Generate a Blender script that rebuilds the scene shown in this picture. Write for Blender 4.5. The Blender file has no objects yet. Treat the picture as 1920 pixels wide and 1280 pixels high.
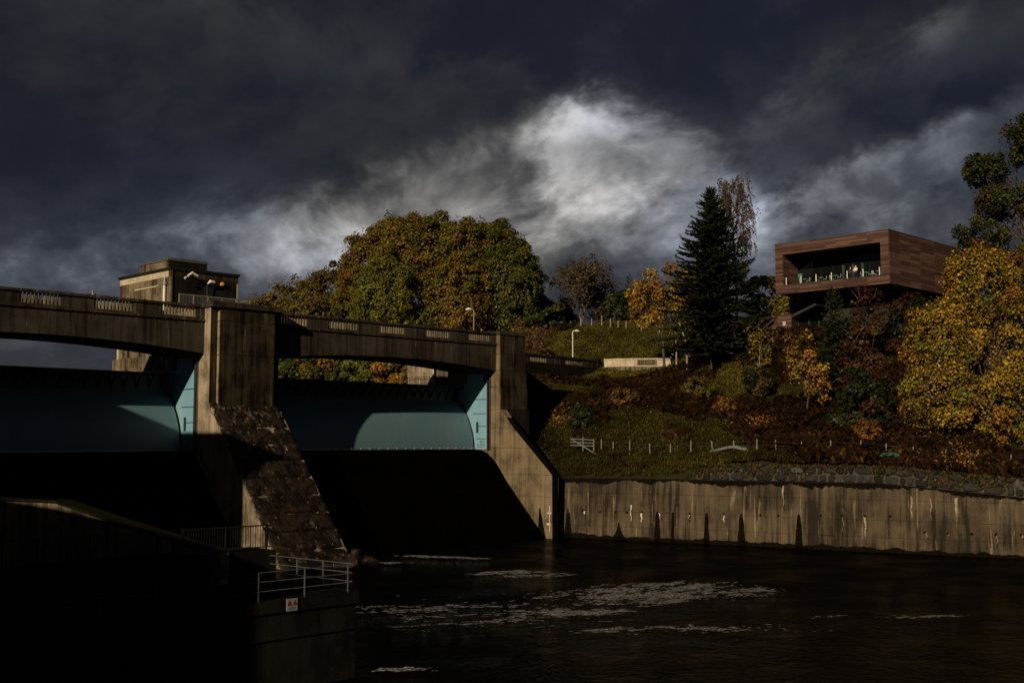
import bpy, math, random
import numpy as np
from mathutils import Vector

# ------------------------------------------------------------------ scene frame
# x runs along the dam, y runs upstream, z is up; tailwater lies at z = -0.2
sc = bpy.context.scene
C = sc.collection
R = math.radians

# camera
cd = bpy.data.cameras.new('camera')
cam = bpy.data.objects.new('camera', cd)
C.objects.link(cam)
cam.location = (-60.2, -91.1, 10.0)
cam.rotation_euler = (R(90 + 4.922), 0, R(-45.24))
cd.sensor_width = 36.0
cd.lens = 40.5
cd.clip_start = 0.5
cd.clip_end = 6000
sc.camera = cam

# sun direction (towards the sun)
SUN_EL = R(21.5)
SUN_AZ = Vector((-0.940, -0.342))
S = Vector((SUN_AZ.x * math.cos(SUN_EL), SUN_AZ.y * math.cos(SUN_EL), math.sin(SUN_EL)))

# sky
world = bpy.data.worlds.new('World')
sc.world = world
world.use_nodes = True
wt = world.node_tree
wt.nodes.clear()


class NT:
    """tiny helper to write node graphs as expressions"""
    def __init__(self, tree):
        self.t = tree

    def n(self, kind, **kw):
        nd = self.t.nodes.new(kind)
        for k, v in kw.items():
            setattr(nd, k, v)
        return nd

    def put(self, sock, val):
        if hasattr(val, 'is_output'):
            self.t.links.new(val, sock)
        else:
            sock.default_value = val

    def m(self, op, a, b=0.0, c=0.0, clamp=False):
        nd = self.n('ShaderNodeMath', operation=op, use_clamp=clamp)
        self.put(nd.inputs[0], a)
        self.put(nd.inputs[1], b)
        self.put(nd.inputs[2], c)
        return nd.outputs[0]

    def add(self, *a):
        r = a[0]
        for k in a[1:]:
            r = self.m('ADD', r, k)
        return r

    def mul(self, *a):
        r = a[0]
        for k in a[1:]:
            r = self.m('MULTIPLY', r, k)
        return r

    def vm(self, op, a, b=(0, 0, 0)):
        nd = self.n('ShaderNodeVectorMath', operation=op)
        self.put(nd.inputs[0], a)
        self.put(nd.inputs[1], b)
        return nd.outputs['Value'] if op in ('DOT_PRODUCT', 'LENGTH') else nd.outputs[0]

    def comb(self, x, y, z):
        nd = self.n('ShaderNodeCombineXYZ')
        for i, q in enumerate((x, y, z)):
            self.put(nd.inputs[i], q)
        return nd.outputs[0]

    def sep(self, v):
        nd = self.n('ShaderNodeSeparateXYZ')
        self.put(nd.inputs[0], v)
        return nd.outputs

    def noise(self, vec, scale, detail=4, rough=0.55, dist=0.0, lac=2.0):
        nd = self.n('ShaderNodeTexNoise')
        self.put(nd.inputs['Vector'], vec)
        nd.inputs['Scale'].default_value = scale
        nd.inputs['Detail'].default_value = detail
        nd.inputs['Roughness'].default_value = rough
        nd.inputs['Lacunarity'].default_value = lac
        nd.inputs['Distortion'].default_value = dist
        return nd.outputs['Fac']

    def smooth(self, v, a, b):
        nd = self.n('ShaderNodeMapRange', interpolation_type='SMOOTHSTEP')
        self.put(nd.inputs[0], v)
        nd.inputs[1].default_value = a
        nd.inputs[2].default_value = b
        return nd.outputs[0]

    def mix(self, f, a, b, blend='MIX'):
        nd = self.n('ShaderNodeMix', data_type='RGBA', blend_type=blend)
        self.put(nd.inputs[0], f)
        for i, q in ((6, a), (7, b)):
            if not hasattr(q, 'is_output') and len(q) == 3:
                q = (*q, 1)
            self.put(nd.inputs[i], q)
        return nd.outputs[2]

    def ramp(self, f, stops):
        nd = self.n('ShaderNodeValToRGB')
        self.put(nd.inputs[0], f)
        e = nd.color_ramp.elements
        while len(e) < len(stops):
            e.new(0.5)
        for k, (p, c) in zip(e, stops):
            k.position = p
            k.color = (*c, 1)
        return nd.outputs[0]


def build_sky():
    t = NT(wt)
    tc = t.n('ShaderNodeTexCoord')
    d = t.vm('NORMALIZE', tc.outputs['Generated'])
    sky = t.n('ShaderNodeTexSky', sky_type='NISHITA')
    sky.sun_disc = False
    sky.sun_elevation = SUN_EL
    sky.sun_rotation = math.atan2(SUN_AZ.x, SUN_AZ.y)
    # azimuth (0 = north-east over the dam) and elevation, in degrees
    az = t.mul(t.m('ARCTAN2', t.vm('DOT_PRODUCT', d, (0.7041, -0.7101, 0)),
                   t.vm('DOT_PRODUCT', d, (0.7101, 0.7041, 0))), 57.2958)
    el = t.mul(t.m('ARCSINE', t.sep(d)[2]), 57.2958)
    # the cloud deck: soft rolls that rise gently to the right, warped
    x = t.add(t.mul(az, 0.94), t.mul(el, 0.34))
    y = t.add(t.mul(el, 0.94), t.mul(az, -0.26))
    p = t.comb(t.mul(x, 0.050), t.mul(y, 0.095), 0.0)
    w1 = t.noise(p, 1.6, 2)
    w2 = t.noise(t.vm('ADD', p, (7.3, 2.1, 4.4)), 1.6, 2)
    pw = t.vm('ADD', p, t.comb(t.mul(t.add(w1, -0.5), 0.45), t.mul(t.add(w2, -0.5), 0.45), 0.0))
    big = t.noise(t.vm('ADD', pw, (3.1, 0.4, 0)), 1.1, 2, 0.5)
    pi_ = t.vm('ADD', t.comb(t.mul(x, 0.074), t.mul(y, 0.105), 0.0), t.comb(t.mul(t.add(w1, -0.5), 0.35), t.mul(t.add(w2, -0.5), 0.35), 0.0))
    fine = t.noise(pi_, 2.3, 7, 0.60)
    wisp = t.noise(t.vm('ADD', pi_, (1.7, 9.2, 0)), 5.5, 5, 0.62)
    # thin places in the cloud where the light breaks through
    axw = t.add(az, t.mul(t.add(fine, -0.5), 7.0))
    elw = t.add(el, t.mul(t.add(wisp, -0.5), 1.6), t.mul(t.add(big, -0.5), 2.0))

    def gap(a0, e0, sa, se, rot, amp):
        c, s = math.cos(R(rot)), math.sin(R(rot))
        dx = t.add(axw, -a0)
        dy = t.add(elw, -e0)
        u = t.mul(t.add(t.mul(dx, c), t.mul(dy, s)), 1.0 / sa)
        v = t.mul(t.add(t.mul(dx, -s), t.mul(dy, c)), 1.0 / se)
        return t.mul(t.m('EXPONENT', t.mul(t.add(t.mul(u, u), t.mul(v, v)), -1.0)), amp)
    def edge(pts, amp, sharp, h, soft):
        """light below the ragged lower edge of a dark roll of cloud; pts = (azimuth, elevation)"""
        nd = t.n('ShaderNodeFloatCurve')
        cv = nd.mapping.curves[0]
        pts = [(-30, pts[0][1])] + list(pts) + [(30, pts[-1][1])]
        while len(cv.points) < len(pts):
            cv.points.new(0.5, 0.5)
        for q, (a_, e_) in zip(cv.points, pts):
            q.location = ((a_ + 30) / 60, e_ / 25)
        nd.mapping.update()
        t.put(nd.inputs['Value'], t.m('MULTIPLY_ADD', az, 1 / 60.0, 0.5, clamp=True))
        e_ = t.add(t.mul(nd.outputs[0], 25.0), t.mul(t.add(fine, -0.5), soft), t.mul(t.add(wisp, -0.5), soft * 0.35))
        below = t.m('SUBTRACT', e_, el)
        up_ = t.smooth(below, -sharp * 0.5, sharp)
        down = t.m('EXPONENT', t.mul(t.m('MAXIMUM', below, 0.0), -1.0 / h))
        return t.mul(up_, down, amp)

    def bump_az(a0, s, amp):
        q = t.mul(t.add(az, -a0), 1.0 / s)
        return t.mul(t.m('EXPONENT', t.mul(q, q, -1.0)), amp)
    e1 = edge([(-24, 8.6), (-16.3, 10.4), (-10.5, 12.0), (-6.9, 13.3), (-4.2, 14.4), (-1.6, 15.4), (0, 16.3), (2.4, 16.9), (6.3, 16.8), (8.4, 16.2), (10.2, 14.9), (12, 12.6), (15, 10.5)],
              t.add(0.05, bump_az(0.0, 14.0, 0.13), bump_az(4.0, 6.5, 0.40), bump_az(-8.0, 4.5, 0.24)), 2.0, 3.2, 4.4)
    e2 = edge([(-24, 6), (5, 8.0), (9, 9.8), (12.8, 12.0), (15.5, 13.2), (18.9, 14.3), (23.9, 15.8)],
              t.add(0.03, bump_az(12.6, 2.2, 0.24), bump_az(20, 6.0, 0.30)), 0.9, 3.8, 3.2)
    e3 = edge([(-24, 22.5), (-16, 21.5), (-8, 19.5), (2, 17.5), (9.7, 14.6), (13.5, 16.8), (16.5, 17.6), (20, 19.2), (24, 20.5)],
              t.add(0.05, bump_az(14.5, 3.0, 0.24), bump_az(20.2, 2.0, 0.36), bump_az(-22, 9.0, 0.13)), 1.6, 1.8, 3.6)
    gaps = t.add(e1, e2, e3, gap(2.2, 13.3, 2.0, 1.4, 0, 0.24), gap(3.6, 15.7, 3.2, 0.9, 12, 0.16), gap(7.0, 12.6, 4.4, 2.4, 10, 0.20),
                 gap(4.5, 10.4, 16.0, 2.5, 4, 0.28), gap(-14.0, 8.8, 14.0, 2.4, 6, 0.21), gap(0.0, 6.0, 40.0, 3.0, 0, 0.04))
    dens = t.add(t.mul(t.add(big, -0.5), 0.30), t.mul(t.add(fine, -0.5), 0.26), t.mul(t.add(wisp, -0.5), 0.09))
    f = t.add(0.150, dens, t.mul(gaps, t.add(0.95, t.mul(t.add(fine, -0.5), 2.6), t.mul(t.add(wisp, -0.5), 1.0))))
    cloud = t.ramp(f, [(0.0, (0.085, 0.10, 0.175)), (0.12, (0.17, 0.18, 0.27)),
                       (0.26, (0.50, 0.49, 0.53)), (0.40, (1.20, 1.18, 1.16)),
                       (0.58, (3.4, 3.3, 3.2)), (0.82, (9.0, 8.7, 8.4))])
    hue = t.smooth(t.noise(t.vm('ADD', pw, (11.0, 5.0, 0)), 0.7, 2), 0.40, 0.62)
    cloud = t.mix(t.mul(hue, 0.40), cloud, t.mix(1.0, cloud, (0.62, 0.92, 1.55), 'MULTIPLY'))
    # a little of the clear sky above shows through the thin cloud
    col = t.mix(0.012, cloud, sky.outputs[0])
    bg = t.n('ShaderNodeBackground')
    t.put(bg.inputs[0], col)
    bg.inputs[1].default_value = 0.10
    out = t.n('ShaderNodeOutputWorld')
    wt.links.new(bg.outputs[0], out.inputs[0])


build_sky()
world.cycles.sampling_method = 'MANUAL'
world.cycles.sample_map_resolution = 256

# sun lamp
sl = bpy.data.lights.new('sun', 'SUN')
sl.energy = 5.0
sl.angle = R(0.53)
sl.color = (1.0, 0.79, 0.53)
sun = bpy.data.objects.new('sun', sl)
C.objects.link(sun)
sun.location = (-120, -60, 90)
sun.rotation_euler = (-S).to_track_quat('-Z', 'Y').to_euler()

# exposure
sc.view_settings.view_transform = 'Standard'
sc.view_settings.look = 'None'
sc.view_settings.exposure = -0.5
sc.view_settings.gamma = 1.0
sc.view_settings.use_curve_mapping = False
sc.render.engine = 'CYCLES'
sc.cycles.max_bounces = 6
sc.cycles.diffuse_bounces = 2
sc.cycles.glossy_bounces = 3
sc.cycles.transparent_max_bounces = 6
sc.cycles.sample_clamp_indirect = 4.0

# ------------------------------------------------------------------ materials
MATS = {}


def new_mat(name):
    m = bpy.data.materials.new(name)
    m.use_nodes = True
    MATS[name] = m
    t = NT(m.node_tree)
    b = m.node_tree.nodes['Principled BSDF']
    return m, t, b


def bump(t, b, h, strength, dist=0.05):
    nd = t.n('ShaderNodeBump')
    nd.inputs['Strength'].default_value = strength
    nd.inputs['Distance'].default_value = dist
    t.put(nd.inputs['Height'], h)
    t.t.links.new(nd.outputs[0], b.inputs['Normal'])


def concrete(name, light, dark, streak=0.5, scale=0.35, rough=0.9, bmp=0.5, pale=None, pale_amt=0.0, bias=0.0):
    m, t, b = new_mat(name)
    g = t.n('ShaderNodeNewGeometry').outputs['Position']
    big = t.noise(g, scale, 7, 0.6)
    st = t.noise(t.vm('MULTIPLY', g, (1.9, 1.9, 0.10)), 1.0, 5, 0.65)
    st2 = t.noise(t.vm('MULTIPLY', g, (5.0, 5.0, 0.35)), 1.0, 3, 0.6)
    grain = t.noise(g, 6.0, 6, 0.65)
    f = t.add(t.mul(t.smooth(big, 0.36, 0.66), 0.65), t.mul(t.smooth(st, 0.44, 0.66), streak),
              t.mul(t.add(st2, -0.5), 0.5), bias)
    f = t.m('ADD', f, t.mul(t.add(grain, -0.5), 0.7), clamp=True)
    col = t.mix(f, light, dark)
    if pale:
        pf = t.mul(t.smooth(t.noise(t.vm('MULTIPLY', g, (2.3, 2.3, 0.16)), 1.0, 4, 0.6), 0.60, 0.68), pale_amt)
        col = t.mix(pf, col, pale)
    t.put(b.inputs['Base Color'], col)
    b.inputs['Roughness'].default_value = rough
    b.inputs['Specular IOR Level'].default_value = 0.25
    bump(t, b, t.add(grain, t.mul(t.noise(g, 25.0, 3), 0.5)), bmp, 0.04)
    if name in ('concrete_spill', 'concrete_wet', 'concrete_mossy', 'concrete_dark', 'concrete_bridge', 'concrete_front_shade'):
        b.inputs['Specular IOR Level'].default_value = 0.0 if 'spill' in name or 'wet' in name else 0.05
    return m


def plain(name, col, rough=0.6, metal=0.0, spec=0.4, var=0.25, scale=3.0, bmp=0.0):
    m, t, b = new_mat(name)
    g = t.n('ShaderNodeNewGeometry').outputs['Position']
    n = t.noise(g, scale, 5, 0.6)
    c = t.mix(t.smooth(n, 0.3, 0.7), tuple(k * (1 - var) for k in col), tuple(min(1, k * (1 + var)) for k in col))
    t.put(b.inputs['Base Color'], c)
    b.inputs['Roughness'].default_value = rough
    b.inputs['Metallic'].default_value = metal
    b.inputs['Specular IOR Level'].default_value = spec
    if bmp:
        bump(t, b, n, bmp)
    return m


def variants(name, stops, rough=0.8, grain_axis=(1, 1, 1), gscale=4.0, bmp=0.2, grain=0.35):
    """one colour per object out of a ramp, with a grain"""
    m, t, b = new_mat(name)
    r = t.n('ShaderNodeObjectInfo').outputs['Random']
    c = t.ramp(r, stops)
    g = t.n('ShaderNodeNewGeometry').outputs['Position']
    n = t.noise(t.vm('MULTIPLY', g, grain_axis), gscale, 5, 0.6)
    c2 = t.mix(1.0, c, t.mix(n, (1 - grain,) * 3, (1 + grain,) * 3), 'MULTIPLY')
    t.put(b.inputs['Base Color'], c2)
    b.inputs['Roughness'].default_value = rough
    b.inputs['Specular IOR Level'].default_value = 0.12
    bump(t, b, n, bmp)
    return m


concrete('concrete_wall', (0.122, 0.094, 0.060), (0.018, 0.014, 0.009), 0.6, 0.20, pale=(0.27, 0.215, 0.14), pale_amt=0.55, bmp=0.9, bias=0.12)
concrete('concrete_pier', (0.42, 0.35, 0.25), (0.085, 0.066, 0.042), 0.5, 0.45, bias=0.05, bmp=0.9)
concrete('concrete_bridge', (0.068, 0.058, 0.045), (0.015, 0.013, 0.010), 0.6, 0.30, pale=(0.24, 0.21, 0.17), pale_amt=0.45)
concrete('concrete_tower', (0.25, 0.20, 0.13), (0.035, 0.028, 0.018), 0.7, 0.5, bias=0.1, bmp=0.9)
concrete('concrete_pale', (0.62, 0.55, 0.42), (0.33, 0.28, 0.20), 0.35, 0.8)
concrete('concrete_abutment', (0.22, 0.172, 0.108), (0.040, 0.031, 0.019), 0.45, 0.35, bmp=0.9)
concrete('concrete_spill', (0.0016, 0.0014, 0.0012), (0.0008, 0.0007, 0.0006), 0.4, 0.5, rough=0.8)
concrete('concrete_front_shade', (0.058, 0.046, 0.030), (0.009, 0.007, 0.0047), 0.6, 0.45, pale=(0.30, 0.26, 0.2), pale_amt=0.3)  # darker concrete for sun-grazed fronts; their shade is put into the colour
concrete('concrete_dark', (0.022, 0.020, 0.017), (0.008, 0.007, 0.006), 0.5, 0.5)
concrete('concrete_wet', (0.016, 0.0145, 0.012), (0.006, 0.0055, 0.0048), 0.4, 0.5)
plain('sign_white', (0.20, 0.20, 0.20), 0.6, var=0.05)
concrete('concrete_mossy', (0.009, 0.010, 0.003), (0.004, 0.004, 0.002), 0.1, 0.8)
plain('joint_dark', (0.012, 0.010, 0.008), 0.95, var=0.3, spec=0.05)
plain('moss_black', (0.006, 0.005, 0.0032), 0.95, spec=0.03, var=0.6, scale=5, bmp=0.5)
plain('calcite', (0.72, 0.64, 0.50), 0.8, var=0.25, scale=9)
plain('galvanised', (0.42, 0.44, 0.46), 0.35, 0.85, var=0.15)
plain('dark_steel', (0.030, 0.034, 0.038), 0.55, 0.3)
plain('black_metal', (0.018, 0.019, 0.020), 0.5, 0.4)
plain('white_paint', (0.78, 0.77, 0.74), 0.45, var=0.08)
plain('zinc_trim', (0.10, 0.13, 0.13), 0.4, 0.6)
plain('asphalt', (0.05, 0.05, 0.05), 0.95)
plain('timber_grey', (0.26, 0.225, 0.17), 0.85, var=0.3, scale=8)
plain('timber_blue', (0.17, 0.20, 0.20), 0.8, var=0.3, scale=8)
plain('tarp_pale', (0.15, 0.18, 0.17), 0.6, var=0.2)
plain('tarp_green', (0.03, 0.11, 0.075), 0.6, var=0.2)
plain('stone_mortar', (0.060, 0.055, 0.044), 0.95, spec=0.08, var=0.4, scale=2.5, bmp=0.5)
variants('stone', [(0.0, (0.012, 0.012, 0.012)), (0.5, (0.026, 0.026, 0.026)), (0.85, (0.042, 0.041, 0.040)), (1.0, (0.12, 0.118, 0.112))], gscale=2.2, bmp=0.7, grain=0.6)
variants('cladding', [(0.0, (0.058, 0.032, 0.027)), (0.5, (0.092, 0.052, 0.043)), (1.0, (0.155, 0.094, 0.078))], rough=0.6, grain_axis=(0.6, 0.6, 14), gscale=1.6, bmp=0.3, grain=0.5)
plain('soffit_dark', (0.020, 0.018, 0.017), 0.7)
plain('green_enamel', (0.05, 0.26, 0.17), 0.4)
plain('cloth_white', (0.78, 0.74, 0.62), 0.9, var=0.08)
plain('cloth_black', (0.018, 0.017, 0.018), 0.9)
plain('cloth_grey', (0.06, 0.06, 0.07), 0.9)
plain('skin', (0.55, 0.33, 0.24), 0.6, var=0.08)
plain('hair_brown', (0.10, 0.055, 0.03), 0.7)
plain('hair_red', (0.24, 0.08, 0.035), 0.7)
plain('lamp_orange', (0.65, 0.30, 0.09), 0.35)
plain('sign_red', (0.13, 0.018, 0.012), 0.5)
plain('sign_print', (0.09, 0.09, 0.10), 0.7)
plain('bark', (0.075, 0.058, 0.042), 0.95, var=0.4, scale=6, bmp=0.5)
plain('bark_pale', (0.30, 0.25, 0.20), 0.9, var=0.35, scale=6)
plain('bark_birch', (0.50, 0.45, 0.38), 0.8, var=0.4, scale=7)
plain('twig', (0.105, 0.070, 0.048), 0.95, var=0.3)
plain('twig_grey', (0.125, 0.10, 0.075), 0.95, var=0.3)
plain('roof_slate', (0.09, 0.09, 0.10), 0.7)


def blue_steel(name, base, worn, rust, rough):
    m, t, b = new_mat(name)
    g = t.n('ShaderNodeNewGeometry').outputs['Position']
    big = t.noise(g, 0.25, 5, 0.6)
    st = t.noise(t.vm('MULTIPLY', g, (2.4, 0.3, 0.12)), 1.0, 6, 0.7)
    sp = t.noise(t.vm('MULTIPLY', g, (1.5, 1.5, 0.5)), 1.2, 6, 0.7)
    c = t.mix(t.smooth(big, 0.3, 0.7), base, worn)
    c = t.mix(t.mul(t.smooth(st, 0.50, 0.78), 0.40), c, tuple(k * 0.55 for k in worn))
    c = t.mix(t.mul(t.smooth(sp, 0.60, 0.74), 0.75), c, rust)
    t.put(b.inputs['Base Color'], c)
    b.inputs['Roughness'].default_value = rough
    bump(t, b, t.add(st, t.noise(g, 1.2, 2)), 0.08)


blue_steel('gate_blue', (0.080, 0.165, 0.215), (0.105, 0.185, 0.225), (0.095, 0.085, 0.06), 0.5)
blue_steel('plate_blue', (0.17, 0.37, 0.50), (0.22, 0.42, 0.54), (0.34, 0.29, 0.17), 0.5)


def glass_mat():
    m, t, b = new_mat('glass_dark')
    b.inputs['Base Color'].default_value = (0.006, 0.008, 0.008, 1)
    b.inputs['Roughness'].default_value = 0.05
    b.inputs['Specular IOR Level'].default_value = 0.5
    m, t, b = new_mat('glass_clear')
    g = t.n('ShaderNodeBsdfTransparent')
    gl = t.n('ShaderNodeBsdfGlossy')
    gl.inputs['Roughness'].default_value = 0.03
    mx = t.n('ShaderNodeMixShader')
    fr = t.n('ShaderNodeFresnel')
    fr.inputs[0].default_value = 1.35
    t.t.links.new(fr.outputs[0], mx.inputs[0])
    t.t.links.new(g.outputs[0], mx.inputs[1])
    t.t.links.new(gl.outputs[0], mx.inputs[2])
    g.inputs[0].default_value = (0.86, 0.90, 0.89, 1)
    t.t.links.new(mx.outputs[0], m.node_tree.nodes['Material Output'].inputs[0])


glass_mat()


def slope_mat():
    """wet, broken concrete of the pier's downstream slope"""
    m, t, b = new_mat('slope_broken')
    g = t.n('ShaderNodeNewGeometry').outputs['Position']
    n1 = t.noise(g, 0.9, 8, 0.68)
    n2 = t.noise(t.vm('MULTIPLY', g, (3.0, 1.4, 1.4)), 1.3, 7, 0.7)
    c = t.mix(t.smooth(n1, 0.40, 0.62), (0.0035, 0.0028, 0.002), (0.027, 0.017, 0.010))
    c = t.mix(t.smooth(n2, 0.625, 0.66), c, (0.36, 0.27, 0.17))
    z = t.sep(g)[2]
    c = t.mix(t.mul(t.smooth(z, 9.0, 13.4), t.smooth(n2, 0.53, 0.60)), c, (0.11, 0.088, 0.060))
    t.put(b.inputs['Base Color'], c)
    b.inputs['Roughness'].default_value = 0.55
    b.inputs['Specular IOR Level'].default_value = 0.25
    bump(t, b, t.add(n1, n2), 0.9, 0.10)


slope_mat()


def leaf_mat():
    m, t, b = new_mat('leaf')
    a = t.n('ShaderNodeAttribute', attribute_name='Col')
    out = m.node_tree.nodes['Material Output']
    m.node_tree.nodes.remove(b)
    d = t.n('ShaderNodeBsdfDiffuse')
    tr = t.n('ShaderNodeBsdfTranslucent')
    gl = t.n('ShaderNodeBsdfGlossy')
    gl.inputs['Roughness'].default_value = 0.45
    t.put(d.inputs[0], a.outputs[0])
    t.put(tr.inputs[0], a.outputs[0])
    mx = t.n('ShaderNodeMixShader')
    mx.inputs[0].default_value = 0.22
    t.t.links.new(d.outputs[0], mx.inputs[1])
    t.t.links.new(tr.outputs[0], mx.inputs[2])
    m2 = t.n('ShaderNodeMixShader')
    m2.inputs[0].default_value = 0.012
    t.t.links.new(mx.outputs[0], m2.inputs[1])
    t.t.links.new(gl.outputs[0], m2.inputs[2])
    t.t.links.new(m2.outputs[0], out.inputs[0])


leaf_mat()


def ground_mat():
    m, t, b = new_mat('hill_ground')
    g = t.n('ShaderNodeNewGeometry').outputs['Position']
    n1 = t.noise(g, 0.11, 6, 0.6)
    n2 = t.noise(g, 1.6, 6, 0.65)
    c = t.mix(t.smooth(n1, 0.42, 0.60), (0.024, 0.024, 0.007), (0.026, 0.016, 0.009))
    c = t.mix(1.0, c, t.mix(n2, (0.45,) * 3, (1.5,) * 3), 'MULTIPLY')
    t.put(b.inputs['Base Color'], c)
    b.inputs['Roughness'].default_value = 1.0
    b.inputs['Specular IOR Level'].default_value = 0.1
    bump(t, b, n2, 0.8, 0.25)


ground_mat()


def water_mat():
    m, t, b = new_mat('river_water')
    g = t.n('ShaderNodeNewGeometry').outputs['Position']
    a = t.noise(t.vm('MULTIPLY', g, (1, 1, 0)), 0.22, 3, 0.5)
    r = t.noise(t.vm('MULTIPLY', g, (1.0, 1.25, 0)), 1.5, 4, 0.55, 0.6)
    s = t.noise(t.vm('MULTIPLY', g, (1.3, 1.0, 0)), 5.0, 3, 0.5, 0.4)
    amp = t.add(0.35, t.smooth(a, 0.35, 0.65))
    h = t.mul(t.add(t.mul(r, 1.0), t.mul(s, 0.28)), amp)
    m.node_tree.nodes.remove(b)
    bp = t.n('ShaderNodeBump')
    bp.inputs['Strength'].default_value = 1.0
    bp.inputs['Distance'].default_value = 0.24
    t.put(bp.inputs['Height'], h)
    df = t.n('ShaderNodeBsdfDiffuse')
    df.inputs[0].default_value = (0.0012, 0.0010, 0.0007, 1)
    gl = t.n('ShaderNodeBsdfGlossy')
    gl.inputs[0].default_value = (0.30, 0.30, 0.30, 1)      # peaty, wind-roughened water
    gl.inputs['Roughness'].default_value = 0.04
    fr = t.n('ShaderNodeFresnel')
    fr.inputs[0].default_value = 1.333
    mx = t.n('ShaderNodeMixShader')
    for nd in (df, gl, fr):
        t.t.links.new(bp.outputs[0], nd.inputs['Normal'])
    t.t.links.new(fr.outputs[0], mx.inputs[0])
    t.t.links.new(df.outputs[0], mx.inputs[1])
    t.t.links.new(gl.outputs[0], mx.inputs[2])
    t.t.links.new(mx.outputs[0], m.node_tree.nodes['Material Output'].inputs[0])
    m, t, b = new_mat('foam')
    g = t.n('ShaderNodeNewGeometry').outputs['Position']
    n = t.noise(g, 3.0, 5, 0.6)
    t.put(b.inputs['Base Color'], t.mix(n, (0.10, 0.098, 0.094), (0.34, 0.335, 0.325)))
    b.inputs['Roughness'].default_value = 0.8
    b.inputs['Specular IOR Level'].default_value = 0.1
    hole = t.noise(t.vm('MULTIPLY', g, (1, 1, 0)), 7.0, 4, 0.65, 0.5)
    t.put(b.inputs['Alpha'], t.smooth(hole, 0.36, 0.62))
    bump(t, b, n, 0.6)


water_mat()

# ------------------------------------------------------------------ object helpers
WL = {}          # world location of every object that serves as a parent


def tag(o, label=None, cat=None, group=None, kind=None):
    for k, v in (('label', label), ('category', cat), ('group', group), ('kind', kind)):
        if v:
            o[k] = v
    return o


def thing(name, loc, label, cat, group=None, kind=None):
    o = bpy.data.objects.new(name, None)
    o.empty_display_size = 0.5
    C.objects.link(o)
    o.location = loc
    WL[o.name] = Vector(loc)
    return tag(o, label, cat, group, kind)


def link_obj(name, me, parent=None, loc=(0, 0, 0), rot=(0, 0, 0), scale=(1, 1, 1)):
    o = bpy.data.objects.new(name, me)
    C.objects.link(o)
    loc = Vector(loc)
    if parent is not None:
        o.parent = parent
        o.location = loc - WL[parent.name]
    else:
        o.location = loc
    o.rotation_euler = rot
    o.scale = scale
    WL[o.name] = loc
    return o


def add_mats(me, mat):
    for k in (mat if isinstance(mat, (list, tuple)) else [mat]):
        me.materials.append(MATS[k])


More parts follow.
